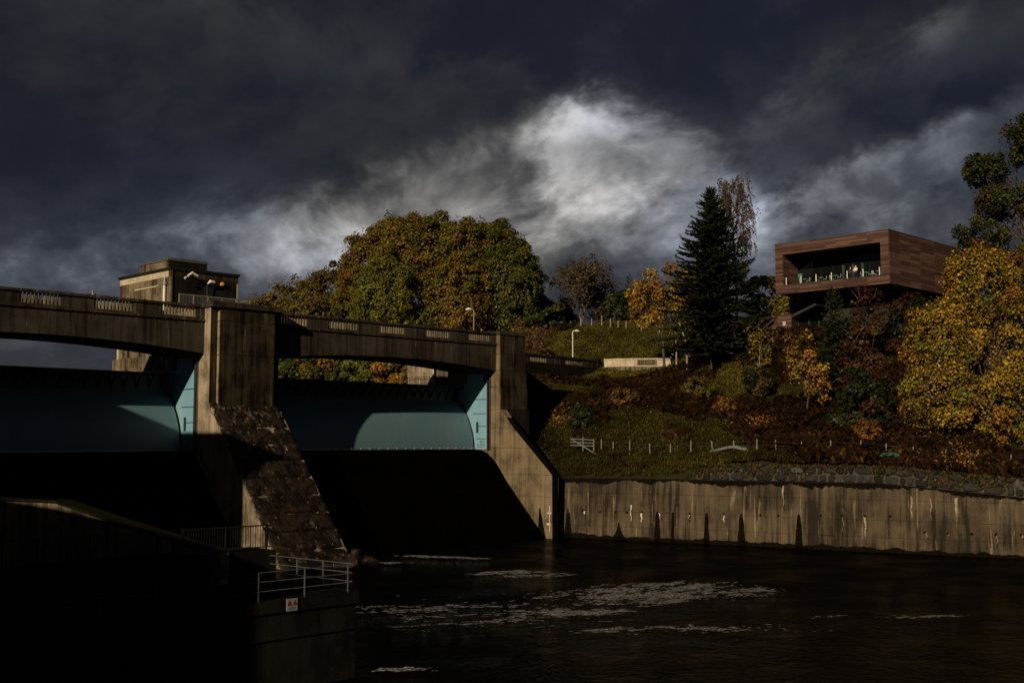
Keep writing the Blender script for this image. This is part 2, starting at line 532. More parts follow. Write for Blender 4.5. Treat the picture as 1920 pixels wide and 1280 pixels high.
class MB:
    def __init__(self):
        self.v, self.f = [], []

    def add(self, vs, fs):
        k = len(self.v)
        self.v += [tuple(p) for p in vs]
        self.f += [tuple(i + k for i in q) for q in fs]
        return self

    def box(self, x0, x1, y0, y1, z0, z1):
        return self.add([(x0, y0, z0), (x1, y0, z0), (x1, y1, z0), (x0, y1, z0), (x0, y0, z1), (x1, y0, z1), (x1, y1, z1), (x0, y1, z1)],
                        [(0, 3, 2, 1), (4, 5, 6, 7), (0, 1, 5, 4), (1, 2, 6, 5), (2, 3, 7, 6), (3, 0, 4, 7)])

    def prism(self, poly, axis, a, b):
        """poly: 2-D outline; axis 'x': (y,z), 'y': (x,z), 'z': (x,y)"""
        n = len(poly)

        def P(q, s):
            return {'x': (s, q[0], q[1]), 'y': (q[0], s, q[1]), 'z': (q[0], q[1], s)}[axis]
        vs = [P(q, a) for q in poly] + [P(q, b) for q in poly]
        fs = [tuple(range(n)), tuple(range(2 * n - 1, n - 1, -1))]
        fs += [(i, i + n, (i + 1) % n + n, (i + 1) % n) for i in range(n)]
        return self.add(vs, fs)

    def obox(self, p0, d, s0, s1, t0, t1, z0, z1):
        n = (d[1], -d[0])       # to the right of d

        def P(s, t, z):
            return (p0[0] + d[0] * s + n[0] * t, p0[1] + d[1] * s + n[1] * t, z)
        return self.add([P(s0, t0, z0), P(s1, t0, z0), P(s1, t1, z0), P(s0, t1, z0), P(s0, t0, z1), P(s1, t0, z1), P(s1, t1, z1), P(s0, t1, z1)],
                        [(0, 3, 2, 1), (4, 5, 6, 7), (0, 1, 5, 4), (1, 2, 6, 5), (2, 3, 7, 6), (3, 0, 4, 7)])

    def tube(self, pts, rad, n=6, cap=True):
        pts = [Vector(p) for p in pts]
        if not isinstance(rad, (list, tuple)):
            rad = [rad] * len(pts)
        rings = []
        ref = Vector((0.31, 0.17, 0.93))
        for i, p in enumerate(pts):
            d = (pts[min(i + 1, len(pts) - 1)] - pts[max(i - 1, 0)]).normalized()
            a = d.cross(ref)
            if a.length < 1e-3:
                a = d.cross(Vector((1, 0, 0)))
            a.normalize()
            b = d.cross(a)
            rings.append([p + (a * math.cos(2 * math.pi * k / n) + b * math.sin(2 * math.pi * k / n)) * rad[i] for k in range(n)])
        vs = [q for r_ in rings for q in r_]
        fs = []
        for i in range(len(pts) - 1):
            for k in range(n):
                fs.append((i * n + k, i * n + (k + 1) % n, (i + 1) * n + (k + 1) % n, (i + 1) * n + k))
        if cap:
            fs.append(tuple(range(n - 1, -1, -1)))
            fs.append(tuple((len(pts) - 1) * n + k for k in range(n)))
        return self.add(vs, fs)

    def lathe(self, c, prof, n=10):
        vs, fs = [], []
        for r_, z in prof:
            vs += [(c[0] + r_ * math.cos(2 * math.pi * k / n), c[1] + r_ * math.sin(2 * math.pi * k / n), c[2] + z) for k in range(n)]
        for i in range(len(prof) - 1):
            for k in range(n):
                fs.append((i * n + k, i * n + (k + 1) % n, (i + 1) * n + (k + 1) % n, (i + 1) * n + k))
        fs.append(tuple(range(n - 1, -1, -1)))
        fs.append(tuple((len(prof) - 1) * n + k for k in range(n)))
        return self.add(vs, fs)

    def build(self, name, mat, parent=None, smooth=False, at=None):
        """one mesh object; vertices are given in world space"""
        if at is None:
            if parent is not None:
                at = WL[parent.name]
            else:
                a = np.array(self.v)
                at = ((a[:, 0].min() + a[:, 0].max()) / 2, (a[:, 1].min() + a[:, 1].max()) / 2, a[:, 2].min())
        at = Vector(at)
        me = bpy.data.meshes.new(name)
        me.from_pydata([tuple(Vector(p) - at) for p in self.v], [], self.f)
        add_mats(me, mat)
        if smooth:
            me.polygons.foreach_set('use_smooth', [True] * len(me.polygons))
        me.update()
        return link_obj(name, me, parent, at)


def mesh_of(mb, name, mat, smooth=False):
    me = bpy.data.meshes.new(name)
    me.from_pydata(mb.v, [], mb.f)
    add_mats(me, mat)
    if smooth:
        me.polygons.foreach_set('use_smooth', [True] * len(me.polygons))
    me.update()
    return me


def Bx(*a):
    return MB().box(*a)


UNIT = {}


def unit_box(mat):
    if mat not in UNIT:
        UNIT[mat] = mesh_of(Bx(-0.5, 0.5, -0.5, 0.5, -0.5, 0.5), 'unit_' + mat, mat)
    return UNIT[mat]


def piece(name, mat, x0, x1, y0, y1, z0, z1, parent, rz=0.0):
    """a box-shaped piece that shares one mesh with its likes"""
    return link_obj(name, unit_box(mat), parent, ((x0 + x1) / 2, (y0 + y1) / 2, (z0 + z1) / 2), (0, 0, rz), (x1 - x0, y1 - y0, z1 - z0))


def opiece(name, mat, p0, d, s0, s1, t0, t1, z0, z1, parent):
    n = (d[1], -d[0])
    s, t = (s0 + s1) / 2, (t0 + t1) / 2
    return link_obj(name, unit_box(mat), parent, (p0[0] + d[0] * s + n[0] * t, p0[1] + d[1] * s + n[1] * t, (z0 + z1) / 2),
                    (0, 0, math.atan2(d[1], d[0])), (s1 - s0, abs(t1 - t0), z1 - z0))


def vnoise(p, seed=0):
    """value noise on an (n,3) array, 0..1"""
    p = np.asarray(p, float)
    i = np.floor(p).astype(np.int64)
    f = p - i
    f = f * f * (3 - 2 * f)
    r = np.zeros(len(p))
    for dx in (0, 1):
        for dy in (0, 1):
            for dz in (0, 1):
                h = (i[:, 0] + dx) * 374761393 + (i[:, 1] + dy) * 668265263 + (i[:, 2] + dz) * 2147483647 + seed * 1274126177
                h = (h ^ (h >> 13)) * 1274126177
                h = (h ^ (h >> 16)) & 0xFFFF
                w = (f[:, 0] if dx else 1 - f[:, 0]) * (f[:, 1] if dy else 1 - f[:, 1]) * (f[:, 2] if dz else 1 - f[:, 2])
                r += w * h / 65535.0
    return r


def fbm(p, seed=0, octaves=4):
    p = np.asarray(p, float)
    a, s, r = 0.5, 1.0, np.zeros(len(p))
    for k in range(octaves):
        r += a * vnoise(p * s, seed + k)
        a *= 0.5
        s *= 2.03
    return r / (1 - 0.5 ** octaves)

# ------------------------------------------------------------------ the setting: water and hill
WZ = -0.2
o = MB().add([(-400, -500, WZ), (500, -500, WZ), (500, 3.0, WZ), (-400, 3.0, WZ)], [(0, 1, 2, 3)]).build('river_water', 'river_water')
tag(o, 'dark rippled river water below the dam', None, None, 'structure')
o = MB().add([(-1500, 6.2, 13.6), (30, 6.2, 13.6), (120, 2500, 13.6), (-1500, 2500, 13.6)], [(0, 1, 2, 3)]).build('reservoir_water', 'river_water')
tag(o, 'reservoir water held behind the gates', None, None, 'structure')
o = MB().add([(-500, -600, -4.0), (600, -600, -4.0), (600, 5.0, -4.0), (-500, 5.0, -4.0)], [(0, 1, 2, 3)]).build('river_bed', 'concrete_spill')
tag(o, 'dark bed of the river', None, None, 'structure')

W0 = np.array([31.4, -7.1])
WD = np.array([0.2446, -0.9696])
WD = WD / np.linalg.norm(WD)
WN = np.array([WD[1], -WD[0]])     # towards the river


def wall_top(s):
    return float(np.interp(s, [0, 34, 46, 66], [6.05, 6.05, 5.05, 4.3]))


TP = [(36.2, -9.4, 9.5), (38.3, -20.0, 9.3), (38.9, -29.1, 9.2), (40.8, -36.7, 8.8), (42.2, -42.4, 8.2), (45.3, -49.8, 7.4), (45.6, 1.0, 14.3), (54.1, -4.7, 15.6), (59.3, -12.8, 15.6), (57.1, -24.8, 14.0), (57.8, -36.8, 12.6), (59.7, -44.4, 11.4), (58.2, 13.9, 17.2), (64.9, 11.0, 17.9), (69.1, 5.7, 19.4), (69.2, 15.0, 18.6), (72.2, 11.6, 19.3), (74.8, 9.6, 20.2), (63.0, 16.5, 17.8), (65.4, -4.7, 19.4), (70.4, -9.7, 22.9), (71.2, -17.7, 22.1), (67.5, -28.1, 19.5), (70.0, -40.6, 17.0), (53.3, 16.0, 18.2), (80.1, -5.4, 25.0), (79.6, -16.2, 24.4), (79.2, 32.5, 28.4), (85.3, 26.3, 28.3), (85.3, 17.8, 26.8), (83.9, 7.9, 24.8), (70.4, 24.9, 22.6), (76.4, 17.4, 22.2), (102.3, 50.3, 28.5), (64.4, 88.6, 22.0), (81.2, 71.6, 22.5), (84.7, 53.9, 23.8), (176.4, 96.4, 35.8), (117.6, 155.6, 21.9), (42.5, 7.0, 15.0), (37.6, 0.6, 11.0), (33.8, -5.5, 7.0),
      (45.0, 45.0, 15.0), (52.0, 36.0, 17.5), (40.0, 22.0, 15.5), (38.0, 80.0, 12.5), (95.0, -10.0, 27.0), (100.0, -35.0, 25.0), (85.0, -45.0, 19.0), (130.0, -20.0, 31.0), (60.0, -70.0, 7.0), (75.0, -95.0, 7.0), (110.0, -90.0, 16.0), (150.0, 30.0, 34.0), (230.0, 20.0, 42.0), (230.0, -120.0, 30.0), (62.0, 55.0, 18.0)]
for s_, back, dz in [(k, 0.9, 0.15) for k in range(0, 70, 6)]:
    q = W0 + WD * s_ - WN * back
    top = wall_top(s_)
    TP.append((q[0], q[1], (top + 0.3) if s_ < 15 else top + 1.75))
TP = np.array(TP)


def tps(P, z):
    n = len(P)
    d = np.linalg.norm(P[:, None] - P[None], axis=2)
    K = np.where(d > 0, d * d * np.log(d + 1e-9), 0) + np.eye(n) * 12.0
    A = np.zeros((n + 3, n + 3))
    A[:n, :n] = K
    A[:n, n] = 1
    A[:n, n + 1:] = P
    A[n, :n] = 1
    A[n + 1:, :n] = P.T
    w = np.linalg.solve(A, np.concatenate([z, np.zeros(3)]))

    def f(Q):
        Q = np.atleast_2d(Q)
        d = np.linalg.norm(Q[:, None] - P[None], axis=2)
        U = np.where(d > 0, d * d * np.log(d + 1e-9), 0)
        return U @ w[:n] + w[n] + Q @ w[n + 1:]
    return f


terrain_raw = tps(TP[:, :2], TP[:, 2])


def ground(Q):
    Q = np.atleast_2d(np.asarray(Q, float))
    z = terrain_raw(Q)
    q3 = np.column_stack([Q, np.zeros(len(Q))])
    return z + (fbm(q3 * 0.45, 5, 4) - 0.5) * 0.7


def gz(x, y):
    return float(ground([(x, y)])[0])


def on_land(Q):
    """right of the training wall and of the abutment"""
    rel = Q - W0
    t = rel @ WN
    down = (t < -0.55) & (Q[:, 1] <= -0.5)
    up = (Q[:, 0] > 33.25) & (Q[:, 1] > -8.0)
    return (down & (Q[:, 0] > 31.0)) | up


def build_terrain():
    xs = np.concatenate([np.arange(31.0, 92, 0.75), np.arange(92, 260, 4.0)])
    ys = np.concatenate([np.arange(-120, -62, 4.0), np.arange(-62, 40, 0.75), np.arange(40, 240, 4.0)])
    X, Y = np.meshgrid(xs, ys)
    Q = np.column_stack([X.ravel(), Y.ravel()])
    z = np.concatenate([ground(q) for q in np.array_split(Q, 40)])
    ok = on_land(Q)
    idx = -np.ones(len(Q), int)
    nx = len(xs)
    faces, used = [], []
    for j in range(len(ys) - 1):
        for i in range(nx - 1):
            a = j * nx + i
            q = (a, a + 1, a + 1 + nx, a + nx)
            if all(ok[k] for k in q):
                faces.append(q)
    keep = sorted({k for q in faces for k in q})
    idx[keep] = np.arange(len(keep))
    me = bpy.data.meshes.new('hillside')
    me.from_pydata([(Q[k, 0], Q[k, 1], z[k]) for k in keep], [], [tuple(int(idx[k]) for k in q) for q in faces])
    add_mats(me, 'hill_ground')
    me.polygons.foreach_set('use_smooth', [True] * len(me.polygons))
    # strip of bank that closes the gap behind the river wall
    S_ = np.arange(-0.5, 66, 0.5)
    T_ = np.array([0.62, 1.0, 1.5, 2.1, 2.8])
    V = list(tuple(v.co) for v in me.vertices)
    F = [tuple(p.vertices) for p in me.polygons]
    k0 = len(V)
    for s in S_:
        top = wall_top(max(s, 0)) + float(np.interp(s, [14.0, 17.0], [0.02, 1.30]))
        for j, tt in enumerate(T_):
            q = W0 + WD * s - WN * (tt + float(np.interp(s, [14.0, 17.0], [0.0, 0.5])))
            g = float(ground(q)[0]) - 0.03
            V.append((q[0], q[1], top if j == 0 else max(top, g)))
    n = len(T_)
    F += [(k0 + i * n + j, k0 + (i + 1) * n + j, k0 + (i + 1) * n + j + 1, k0 + i * n + j + 1) for i in range(len(S_) - 1) for j in range(n - 1)]
    me = bpy.data.meshes.new('hillside')
    me.from_pydata(V, [], F)
    add_mats(me, 'hill_ground')
    me.polygons.foreach_set('use_smooth', [True] * len(me.polygons))
    o = link_obj('hillside', me)
    tag(o, 'steep grassy and bracken covered hillside on the right bank', None, None, 'structure')


build_terrain()

# ------------------------------------------------------------------ spillways
SP = [(6.0, 9.05), (3.6, 9.05), (2.3, 8.98), (1.25, 8.60), (0.4, 7.98), (-0.4, 7.2), (-1.7, 5.6), (-5.7, 1.55), (-7.4, -0.1), (-9.5, -2.0), (-9.5, -3.9), (6.0, -3.9)]


def spillway(x0, x1, label):
    o = MB().prism(SP, 'x', x0, x1).build('spillway', 'concrete_spill')
    tag(o, label, 'spillway', 'spillways below the two gates')


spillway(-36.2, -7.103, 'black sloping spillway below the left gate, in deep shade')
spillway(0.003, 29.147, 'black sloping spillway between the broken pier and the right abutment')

# ------------------------------------------------------------------ pier between the gates
pier = thing('bridge_pier', (-3.55, -4.0, -3.0), 'tall concrete pier between the two gates with a broken, flaring foot', 'pier', 'concrete supports of the road bridge')
# the body: full width, sloping foot, carried upstream below the tower
foot = [(-13.1, -0.9), (-13.9, -3.0), (18.2, -3.0), (18.2, 16.6), (6.9, 16.6), (6.9, 17.55), (-0.95, 17.55), (-0.95, 13.35)]
MB().prism(foot, 'x', -7.1, 0.0).build('body', 'concrete_pier', pier)
Bx(-7.1, 0.0, -1.0, 6.9, 17.58, 21.75).build('shaft', 'concrete_pier', pier)
# raised panel on the front that runs out onto the slope, with recessed lift joints
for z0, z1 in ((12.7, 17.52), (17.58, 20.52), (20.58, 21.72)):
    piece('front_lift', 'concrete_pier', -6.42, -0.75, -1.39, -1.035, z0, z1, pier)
    piece('shade_facing', 'concrete_front_shade', -6.40, -0.755, -1.42, -1.393, z0 + 0.01, z1 - 0.01, pier)  # thin front sheet, darkened in colour where the sun only grazes
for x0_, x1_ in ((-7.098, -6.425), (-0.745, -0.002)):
    Bx(x0_, x1_, -1.03, -1.003, 13.3, 21.74).build('shade_facing', 'concrete_front_shade', pier)  # shoulders get the same shade painted into their concrete
Bx(-7.28, 0.18, -1.6, 7.1, 21.78, 22.12).build('cap', 'concrete_bridge', pier)
Bx(-7.1, 0.0, -1.42, 6.9, 22.12, 22.30).build('cap_top', 'concrete_bridge', pier)


def broken_slope():
    """downstream slope, spalled and wet, with the horizontal lift joints"""
    nx, ns = 44, 130
    a0 = np.array([-1.05, 13.42])
    a1 = np.array([-13.3, -0.95])
    L = np.linalg.norm(a1 - a0)
    d = (a1 - a0) / L
    nrm = np.array([d[1], -d[0]])       # outwards (downstream, up)
    if nrm[0] > 0:
        nrm = -nrm
    u = np.linspace(-7.14, 0.04, nx)
    s = np.linspace(0, L, ns)
    Ug, Sg = np.meshgrid(u, s)
    p = np.column_stack([Ug.ravel() * 0.8, Sg.ravel() * 0.9, np.zeros(Ug.size)])
    h = (fbm(p, 11, 5) - 0.5) * 0.26 + 0.08
    pits = np.clip(fbm(p * 1.3 + 7, 31, 4) - 0.60, 0, 1) * 0.9
    h = h - pits
    z = a0[1] + d[1] * Sg.ravel()
    for zl in (12.6, 11.2, 9.75, 8.3, 6.85, 5.4, 3.95, 2.5, 1.05):
        h -= 0.15 * np.exp(-((z - zl) / 0.055) ** 2)
    edge = np.minimum(Ug.ravel() + 7.14, 0.04 - Ug.ravel())
    h -= 0.22 * np.exp(-edge / 0.25)
    fade = np.clip(Sg.ravel() / 0.5, 0, 1)
    h = h * fade
    y = a0[0] + d[0] * Sg.ravel() + nrm[0] * h
    zz = z + nrm[1] * h
    V = list(zip(Ug.ravel(), y, zz))
    F = [(j * nx + i, j * nx + i + 1, (j + 1) * nx + i + 1, (j + 1) * nx + i) for j in range(ns - 1) for i in range(nx - 1)]
    MB().add(V, F).build('broken_slope', 'slope_broken', pier)['label'] = 'dark wet broken concrete slope with pale chips'


broken_slope()


def side_plates(x, face, parent, vmax):
    """pale blue steel lining of the gate recess; face = +1 looks towards +x"""
    t = 0.05 * face
    o1 = (1.45, 9.07)
    poly = [(1.45, 9.07), (3.3, 9.07), (3.42, 10.0), (3.72, 11.2), (4.15, 12.3), (4.65, 13.1), (5.2, 13.9), (6.0, 14.8), (6.0, 16.35), (4.6, 16.35), (4.6, 17.4), (2.0, 17.4), (2.0, 16.6), (1.45, 16.6)]
    pl = MB().prism(poly, 'x', min(x, x + t), max(x, x + t)).build('lining_plate', 'plate_blue', parent)
    pl['label'] = 'pale blue steel lining with rusty streaks'
    # lining seams, pipes and grating beside the gate
    for z in (10.2, 11.6, 13.0, 14.6):
        q = MB().box(x + min(t, 2.2 * t), x + max(t, 2.2 * t), 1.5, 3.0 if z < 12 else 3.6, z, z + 0.05).build('seam', 'dark_steel', pl)
    MB().tube([(x + 3 * t, 1.15, 9.0), (x + 3 * t, 1.15, 17.2)], 0.11, 8).build('pipe', 'black_metal', parent)
    MB().tube([(x + 3 * t, 0.85, 9.0), (x + 3 * t, 0.85, 17.2)], 0.06, 6).build('pipe', 'black_metal', parent)
    Bx(min(x, x + 2.6 * t), max(x, x + 2.6 * t), 2.75, 3.05, 10.9, 12.1).build('bracket', 'dark_steel', parent)
    for i in range(6):
        for j in range(4 if i < 4 else 2):
            piece('drain_slot', 'black_metal', x + min(t, 1.5 * t), x + max(t, 1.5 * t), 1.75 + i * 0.21, 1.85 + i * 0.21, 9.28 + j * 0.21, 9.38 + j * 0.21, pl)


side_plates(-7.1, -1, pier, 0)

# ------------------------------------------------------------------ right abutment
ab = thing('bridge_abutment', (31.2, 2.0, -3.0), 'concrete abutment at the right end of the bridge with a sloping wing', 'abutment', 'concrete supports of the road bridge')
for k, (z0, z1, y) in enumerate(((13.45, 15.92, -0.72), (15.97, 17.72, -0.66), (17.77, 19.54, -0.62), (19.59, 21.72, -0.6))):
    piece('lift', 'concrete_abutment', 29.15 - 0.004 * (3 - k), 33.15 + 0.07 * (3 - k), y, 8.0, z0, z1, ab)
Bx(29.22, 33.1, -0.52, 7.9, 13.0, 21.7).build('core', 'joint_dark', ab)
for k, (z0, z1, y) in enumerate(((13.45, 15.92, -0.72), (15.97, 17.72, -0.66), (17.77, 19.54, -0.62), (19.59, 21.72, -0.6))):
    piece('shade_facing', 'concrete_front_shade', 29.2, 33.13 + 0.07 * (3 - k), y - 0.03, y - 0.003, z0 + 0.01, z1 - 0.01, ab)  # painted shade over the front of the lighter lifts
Bx(29.0, 33.3, -0.74, 8.1, 21.74, 22.05).build('cap', 'concrete_bridge', ab)
Bx(29.15, 33.15, -0.6, 7.95, 22.05, 22.13).build('cap_top', 'concrete_bridge', ab)
for z0, z1 in ((-3.0, 1.55), (1.58, 4.1), (4.13, 6.38), (6.41, 9.2), (9.23, 11.4), (11.43, 13.42)):
    def ys(z):
        return -8.4 if z <= 6.4 else float(np.interp(z, [6.4, 11.5, 13.3], [-8.4, -2.6, -0.8]))
    MB().prism([(6.0, z0), (ys(z0), z0), (ys(z1), z1), (6.0, z1)], 'x', 29.15, 30.05).build('wing_lift', 'concrete_abutment', ab)
MB().prism([(5.9, -3.0), (-8.32, -3.0), (-8.32, 6.3), (-0.75, 13.2), (5.9, 13.2)], 'x', 29.2, 30.0).build('wing_core', 'joint_dark', ab)
MB().prism([(-8.40, -3.0), (-8.44, -3.0), (-8.44, 6.42), (-2.63, 11.53), (-0.82, 13.36), (-0.80, 13.31), (-2.60, 11.50), (-8.40, 6.40)], 'x', 29.19, 30.06).build('dark_facing', 'moss_black', ab)  # thin dark sheet over the sloping top and the end face
Bx(30.06, 31.7, -6.9, -0.85, -3.0, 5.9).build('fill_wall', 'concrete_dark', ab)
Bx(30.8, 33.6, -0.8, 7.9, -3.0, 13.42).build('base', 'concrete_dark', ab)
side_plates(29.15, -1, ab, 0)
# lime stains and tongue of slime at the foot of the wing
for (y, z0, z1, w) in ((-8.05, 0.5, 3.2, 0.07), (-7.9, 1.2, 1.4, 0.5), (-8.0, 2.4, 2.5, 0.6)):
    Bx(29.143, 29.149, y - w / 2, y + w / 2, z0, z1).build('lime_streak', 'calcite', ab)
MB().prism([(-6.3, -0.2), (-6.55, 2.9), (-6.72, 2.9), (-7.5, -0.2)], 'x', 29.141, 29.147).build('slime_tongue', 'moss_black', ab)

# ------------------------------------------------------------------ parapets and bridge spans
BAL = mesh_of(MB().prism([(-0.075, -0.09), (0.075, -0.09), (0.075, 0.09), (-0.075, 0.09)], 'z', 0, 0.90), 'baluster', 'concrete_pier')


def parapet(parent, p0, d, length, groups, z, t0=0.0, mat='concrete_bridge', thick=0.34, nb=11, h=1.25):
    """plinth, solid panels, groups of balusters and coping; groups = [(s0, s1)]"""
    MB().obox(p0, d, 0, length, t0 - thick, t0, z, z + 0.15).build('plinth', mat, parent)
    MB().obox(p0, d, 0, length, t0 - thick - 0.06, t0 + 0.10, z + h - 0.22, z + h).build('coping', mat, parent)
    s = 0.0
    for a, b in list(groups) + [(length, length)]:
        if a - s > 0.05:
            opiece('parapet_panel', mat, p0, d, s, a, t0 - thick + 0.02, t0 - 0.02, z + 0.15, z + h - 0.22, parent)
        s = b
    n = (d[1], -d[0])
    rz = math.atan2(d[1], d[0])
    for a, b in groups:
        for i in range(nb):
            q = a + (b - a) * (i + 0.5) / nb
            tt = t0 - thick / 2
            link_obj('baluster', BAL, parent, (p0[0] + d[0] * q + n[0] * tt, p0[1] + d[1] * q + n[1] * tt, z + 0.145), (0, 0, rz), (1, 1, (h - 0.36) / 0.9))


def bridge(x0, x1, groups, label):
    L = x1 - x0
    b = thing('bridge_span', ((x0 + x1) / 2, 3.4, 17.6), label, 'bridge', 'spans of the road bridge over the dam')
    N = 36
    soffit = [(x0 + L * i / N, 17.72 + 0.78 * (1 - (2 * i / N - 1) ** 2)) for i in range(N + 1)]
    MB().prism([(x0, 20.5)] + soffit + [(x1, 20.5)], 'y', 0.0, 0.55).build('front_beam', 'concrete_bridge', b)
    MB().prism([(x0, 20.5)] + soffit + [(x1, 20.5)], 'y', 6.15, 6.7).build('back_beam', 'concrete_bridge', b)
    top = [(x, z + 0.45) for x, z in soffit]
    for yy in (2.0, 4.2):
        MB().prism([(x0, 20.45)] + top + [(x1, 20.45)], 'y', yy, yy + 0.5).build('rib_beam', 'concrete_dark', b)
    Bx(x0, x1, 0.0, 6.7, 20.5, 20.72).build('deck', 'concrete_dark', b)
    Bx(x0, x1, -0.14, 0.0, 20.56, 20.72).build('string_course', 'concrete_bridge', b)
    parapet(b, (x0, 0.0), (1, 0), L, [(a - x0, c - x0) for a, c in groups], 20.75, 0.0)
    parapet(b, (x0, 6.7), (1, 0), L, [(a - x0 , c - x0) for a, c in groups], 20.75, 0.34)
    return b


bridge(0.003, 29.145, [(0.45, 3.94), (6.35, 10.0), (12.6, 16.0), (18.75, 22.2), (24.85, 28.25)], 'arched concrete bridge span over the right gate with five baluster panels')
bridge(-36.2, -7.103, [(-35.6, -32.2), (-29.6, -26.2), (-23.5, -20.05), (-17.35, -13.9), (-11.35, -7.9)], 'arched concrete bridge span running out of the picture at left')

# ------------------------------------------------------------------ drum gates
GP = [(3.30, 9.10), (3.32, 9.6), (3.42, 10.3), (3.60, 11.0), (3.86, 11.7), (4.18, 12.35), (4.55, 12.95), (4.98, 13.5), (5.48, 14.0), (6.05, 14.45)]
RIB = mesh_of(MB().prism([(0.0, 0.0), (-1.15, 1.35), (-0.95, 1.40), (0.30, 0.10)], 'x', -0.05, 0.05), 'rib', 'dark_steel')


def gate(x0, x1, label):
    g = thing('drum_gate', ((x0 + x1) / 2, 4.5, 9.0), label, 'dam gate', 'drum gates on the spillway crest')
    m = MB()
    n = len(GP)
    cols = [x0 + (x1 - x0) * i / 12 for i in range(13)]
    vs = [(x, y, z) for x in cols for y, z in GP]
    fs = [(i * n + j, (i + 1) * n + j, (i + 1) * n + j + 1, i * n + j + 1) for i in range(12) for j in range(n - 1)]
    m.add(vs, fs)
    m.build('skin', 'gate_blue', g, True)['label'] = 'curved pale blue steel skin with weathered streaks'
    MB().prism([(6.05, 9.1), (6.05, 14.45), (6.6, 14.6), (6.6, 9.1)], 'x', x0, x1).build('back', 'dark_steel', g)
    MB().prism([(6.05, 14.45), (6.6, 14.45), (6.25, 16.0), (5.7, 15.95)], 'x', x0, x1).build('flap', 'dark_steel', g)
    Bx(x0, x1, 4.95, 6.5, 16.0, 16.16).build('crest_rail', 'dark_steel', g)
    k = int((x1 - x0) / 1.18)
    for i in range(k):
        link_obj('rib', RIB, g, (x0 + 0.6 + i * (x1 - x0 - 1.2) / (k - 1), 6.1, 14.48))
    Bx(x0, x1, 3.18, 3.298, 9.06, 9.18).build('seal_strip', 'galvanised', g)
    for i in range(24):
        piece('seal_bolt', 'plate_blue', x0 + 0.6 + i * 1.2, x0 + 0.72 + i * 1.2, 3.1, 3.18, 9.12, 9.22, g)


gate(0.25, 28.85, 'pale blue curved steel gate right of the broken pier, partly sunlit')
gate(-36.0, -7.38, 'pale blue curved steel gate left of the pier with a wedge of sunlight')

# ------------------------------------------------------------------ tower on the pier
tw = thing('gate_tower', (-3.1, 12.1, 16.6), 'square weathered concrete tower standing behind the bridge', 'tower')
Bx(-6.95, 0.75, 6.95, 17.75, 16.6, 18.0).build('base', 'concrete_tower', tw)
for i, (z0, z1) in enumerate(((18.0, 20.6), (20.63, 23.0), (23.03, 25.35))):
    Bx(-6.65, 0.5, 7.0, 17.2, z0, z1).build('wall_lift', 'concrete_tower', tw)
Bx(-6.55, 0.4, 7.1, 17.1, 18.0, 26.2).build('core', 'joint_dark', tw)
Bx(-6.4, 0.49, 6.96, 6.997, 18.0, 25.36).build('shade_facing', 'concrete_dark', tw)['label'] = 'front wall of the tower, darkened to stand for shade'  # dark sheet paints the dim side of the tower
for y0, y1 in ((7.0, 7.5), (16.8, 17.2), (9.9, 10.15), (12.7, 12.95), (14.9, 15.1)):
    Bx(-6.78, -6.655, y0, y1, 18.0, 20.6).build('pilaster', 'concrete_pale' if y0 > 16 else 'concrete_tower', tw)
Bx(-6.66, 0.51, 7.45, 17.21, 25.38, 26.0).build('band', 'concrete_pale', tw)['label'] = 'pale painted band below the roof edge'
Bx(-6.68, 0.53, 6.97, 7.44, 25.38, 26.0).build('corner_band', 'concrete_front_shade', tw)  # front end of the pale band, in a shaded colour
Bx(-6.8, 0.65, 6.85, 17.35, 26.0, 26.24).build('coping', 'concrete_dark', tw)
Bx(-5.9, -1.75, 9.0, 14.5, 26.24, 27.2).build('roof_house', 'concrete_tower', tw)
Bx(-5.85, -1.76, 8.97, 8.998, 26.24, 27.19).build('shade_facing', 'concrete_dark', tw)  # roof house front darkened the same way, as painted shade
MB().prism([(-6.0, 27.2), (-1.65, 27.2), (-1.65, 27.3), (-1.9, 27.47), (-5.75, 27.47), (-6.0, 27.3)], 'y', 8.9, 14.6).build('roof', 'roof_slate', tw)
fl = MB().tube([(-6.86, 7.85, 17.6), (-6.86, 7.85, 24.6)], 0.13, 10).build('flue', 'white_paint', tw)
MB().lathe((-6.86, 7.85, 24.55), [(0.13, 0), (0.27, 0.05), (0.27, 0.4), (0.14, 0.42), (0.12, 0.75)], 10).build('cowl', 'galvanised', fl)
Bx(-6.72, -6.64, 9.3, 14.0, 24.6, 24.72).build('conduit', 'concrete_pale', tw)
MB().tube([(-6.55, 6.93, 16.8), (-6.55, 6.93, 26.0)], 0.07, 6).build('downpipe', 'black_metal', tw)
MB().tube([(0.42, 6.93, 16.8), (0.42, 6.93, 25.3)], 0.07, 6).build('downpipe', 'timber_grey', tw)
# floodlights on its front
fl1 = thing('floodlight', (-4.8, 6.6, 25.6), 'white twin floodlight bracket high on the dark front of the tower', 'lamp')
MB().tube([(-4.8, 6.99, 25.6), (-4.8, 6.4, 25.75)], 0.06, 6).build('arm', 'white_paint', fl1)
MB().tube([(-5.3, 6.35, 25.45), (-4.8, 6.4, 25.8), (-4.25, 6.35, 25.55)], [0.10, 0.14, 0.10], 8).build('head', 'white_paint', fl1)
MB().tube([(-5.65, 6.3, 25.2), (-5.45, 6.3, 25.35)], [0.12, 0.07], 8).build('lens', 'white_paint', fl1)
fl2 = thing('wall_lamp', (-2.6, 6.5, 24.7), 'white curved lamp on a thin pole before the dark front of the tower', 'lamp')
MB().tube([(-3.1, 6.6, 20.72), (-3.1, 6.6, 24.7), (-2.95, 6.6, 25.0)], 0.05, 6).build('pole', 'dark_steel', fl2)
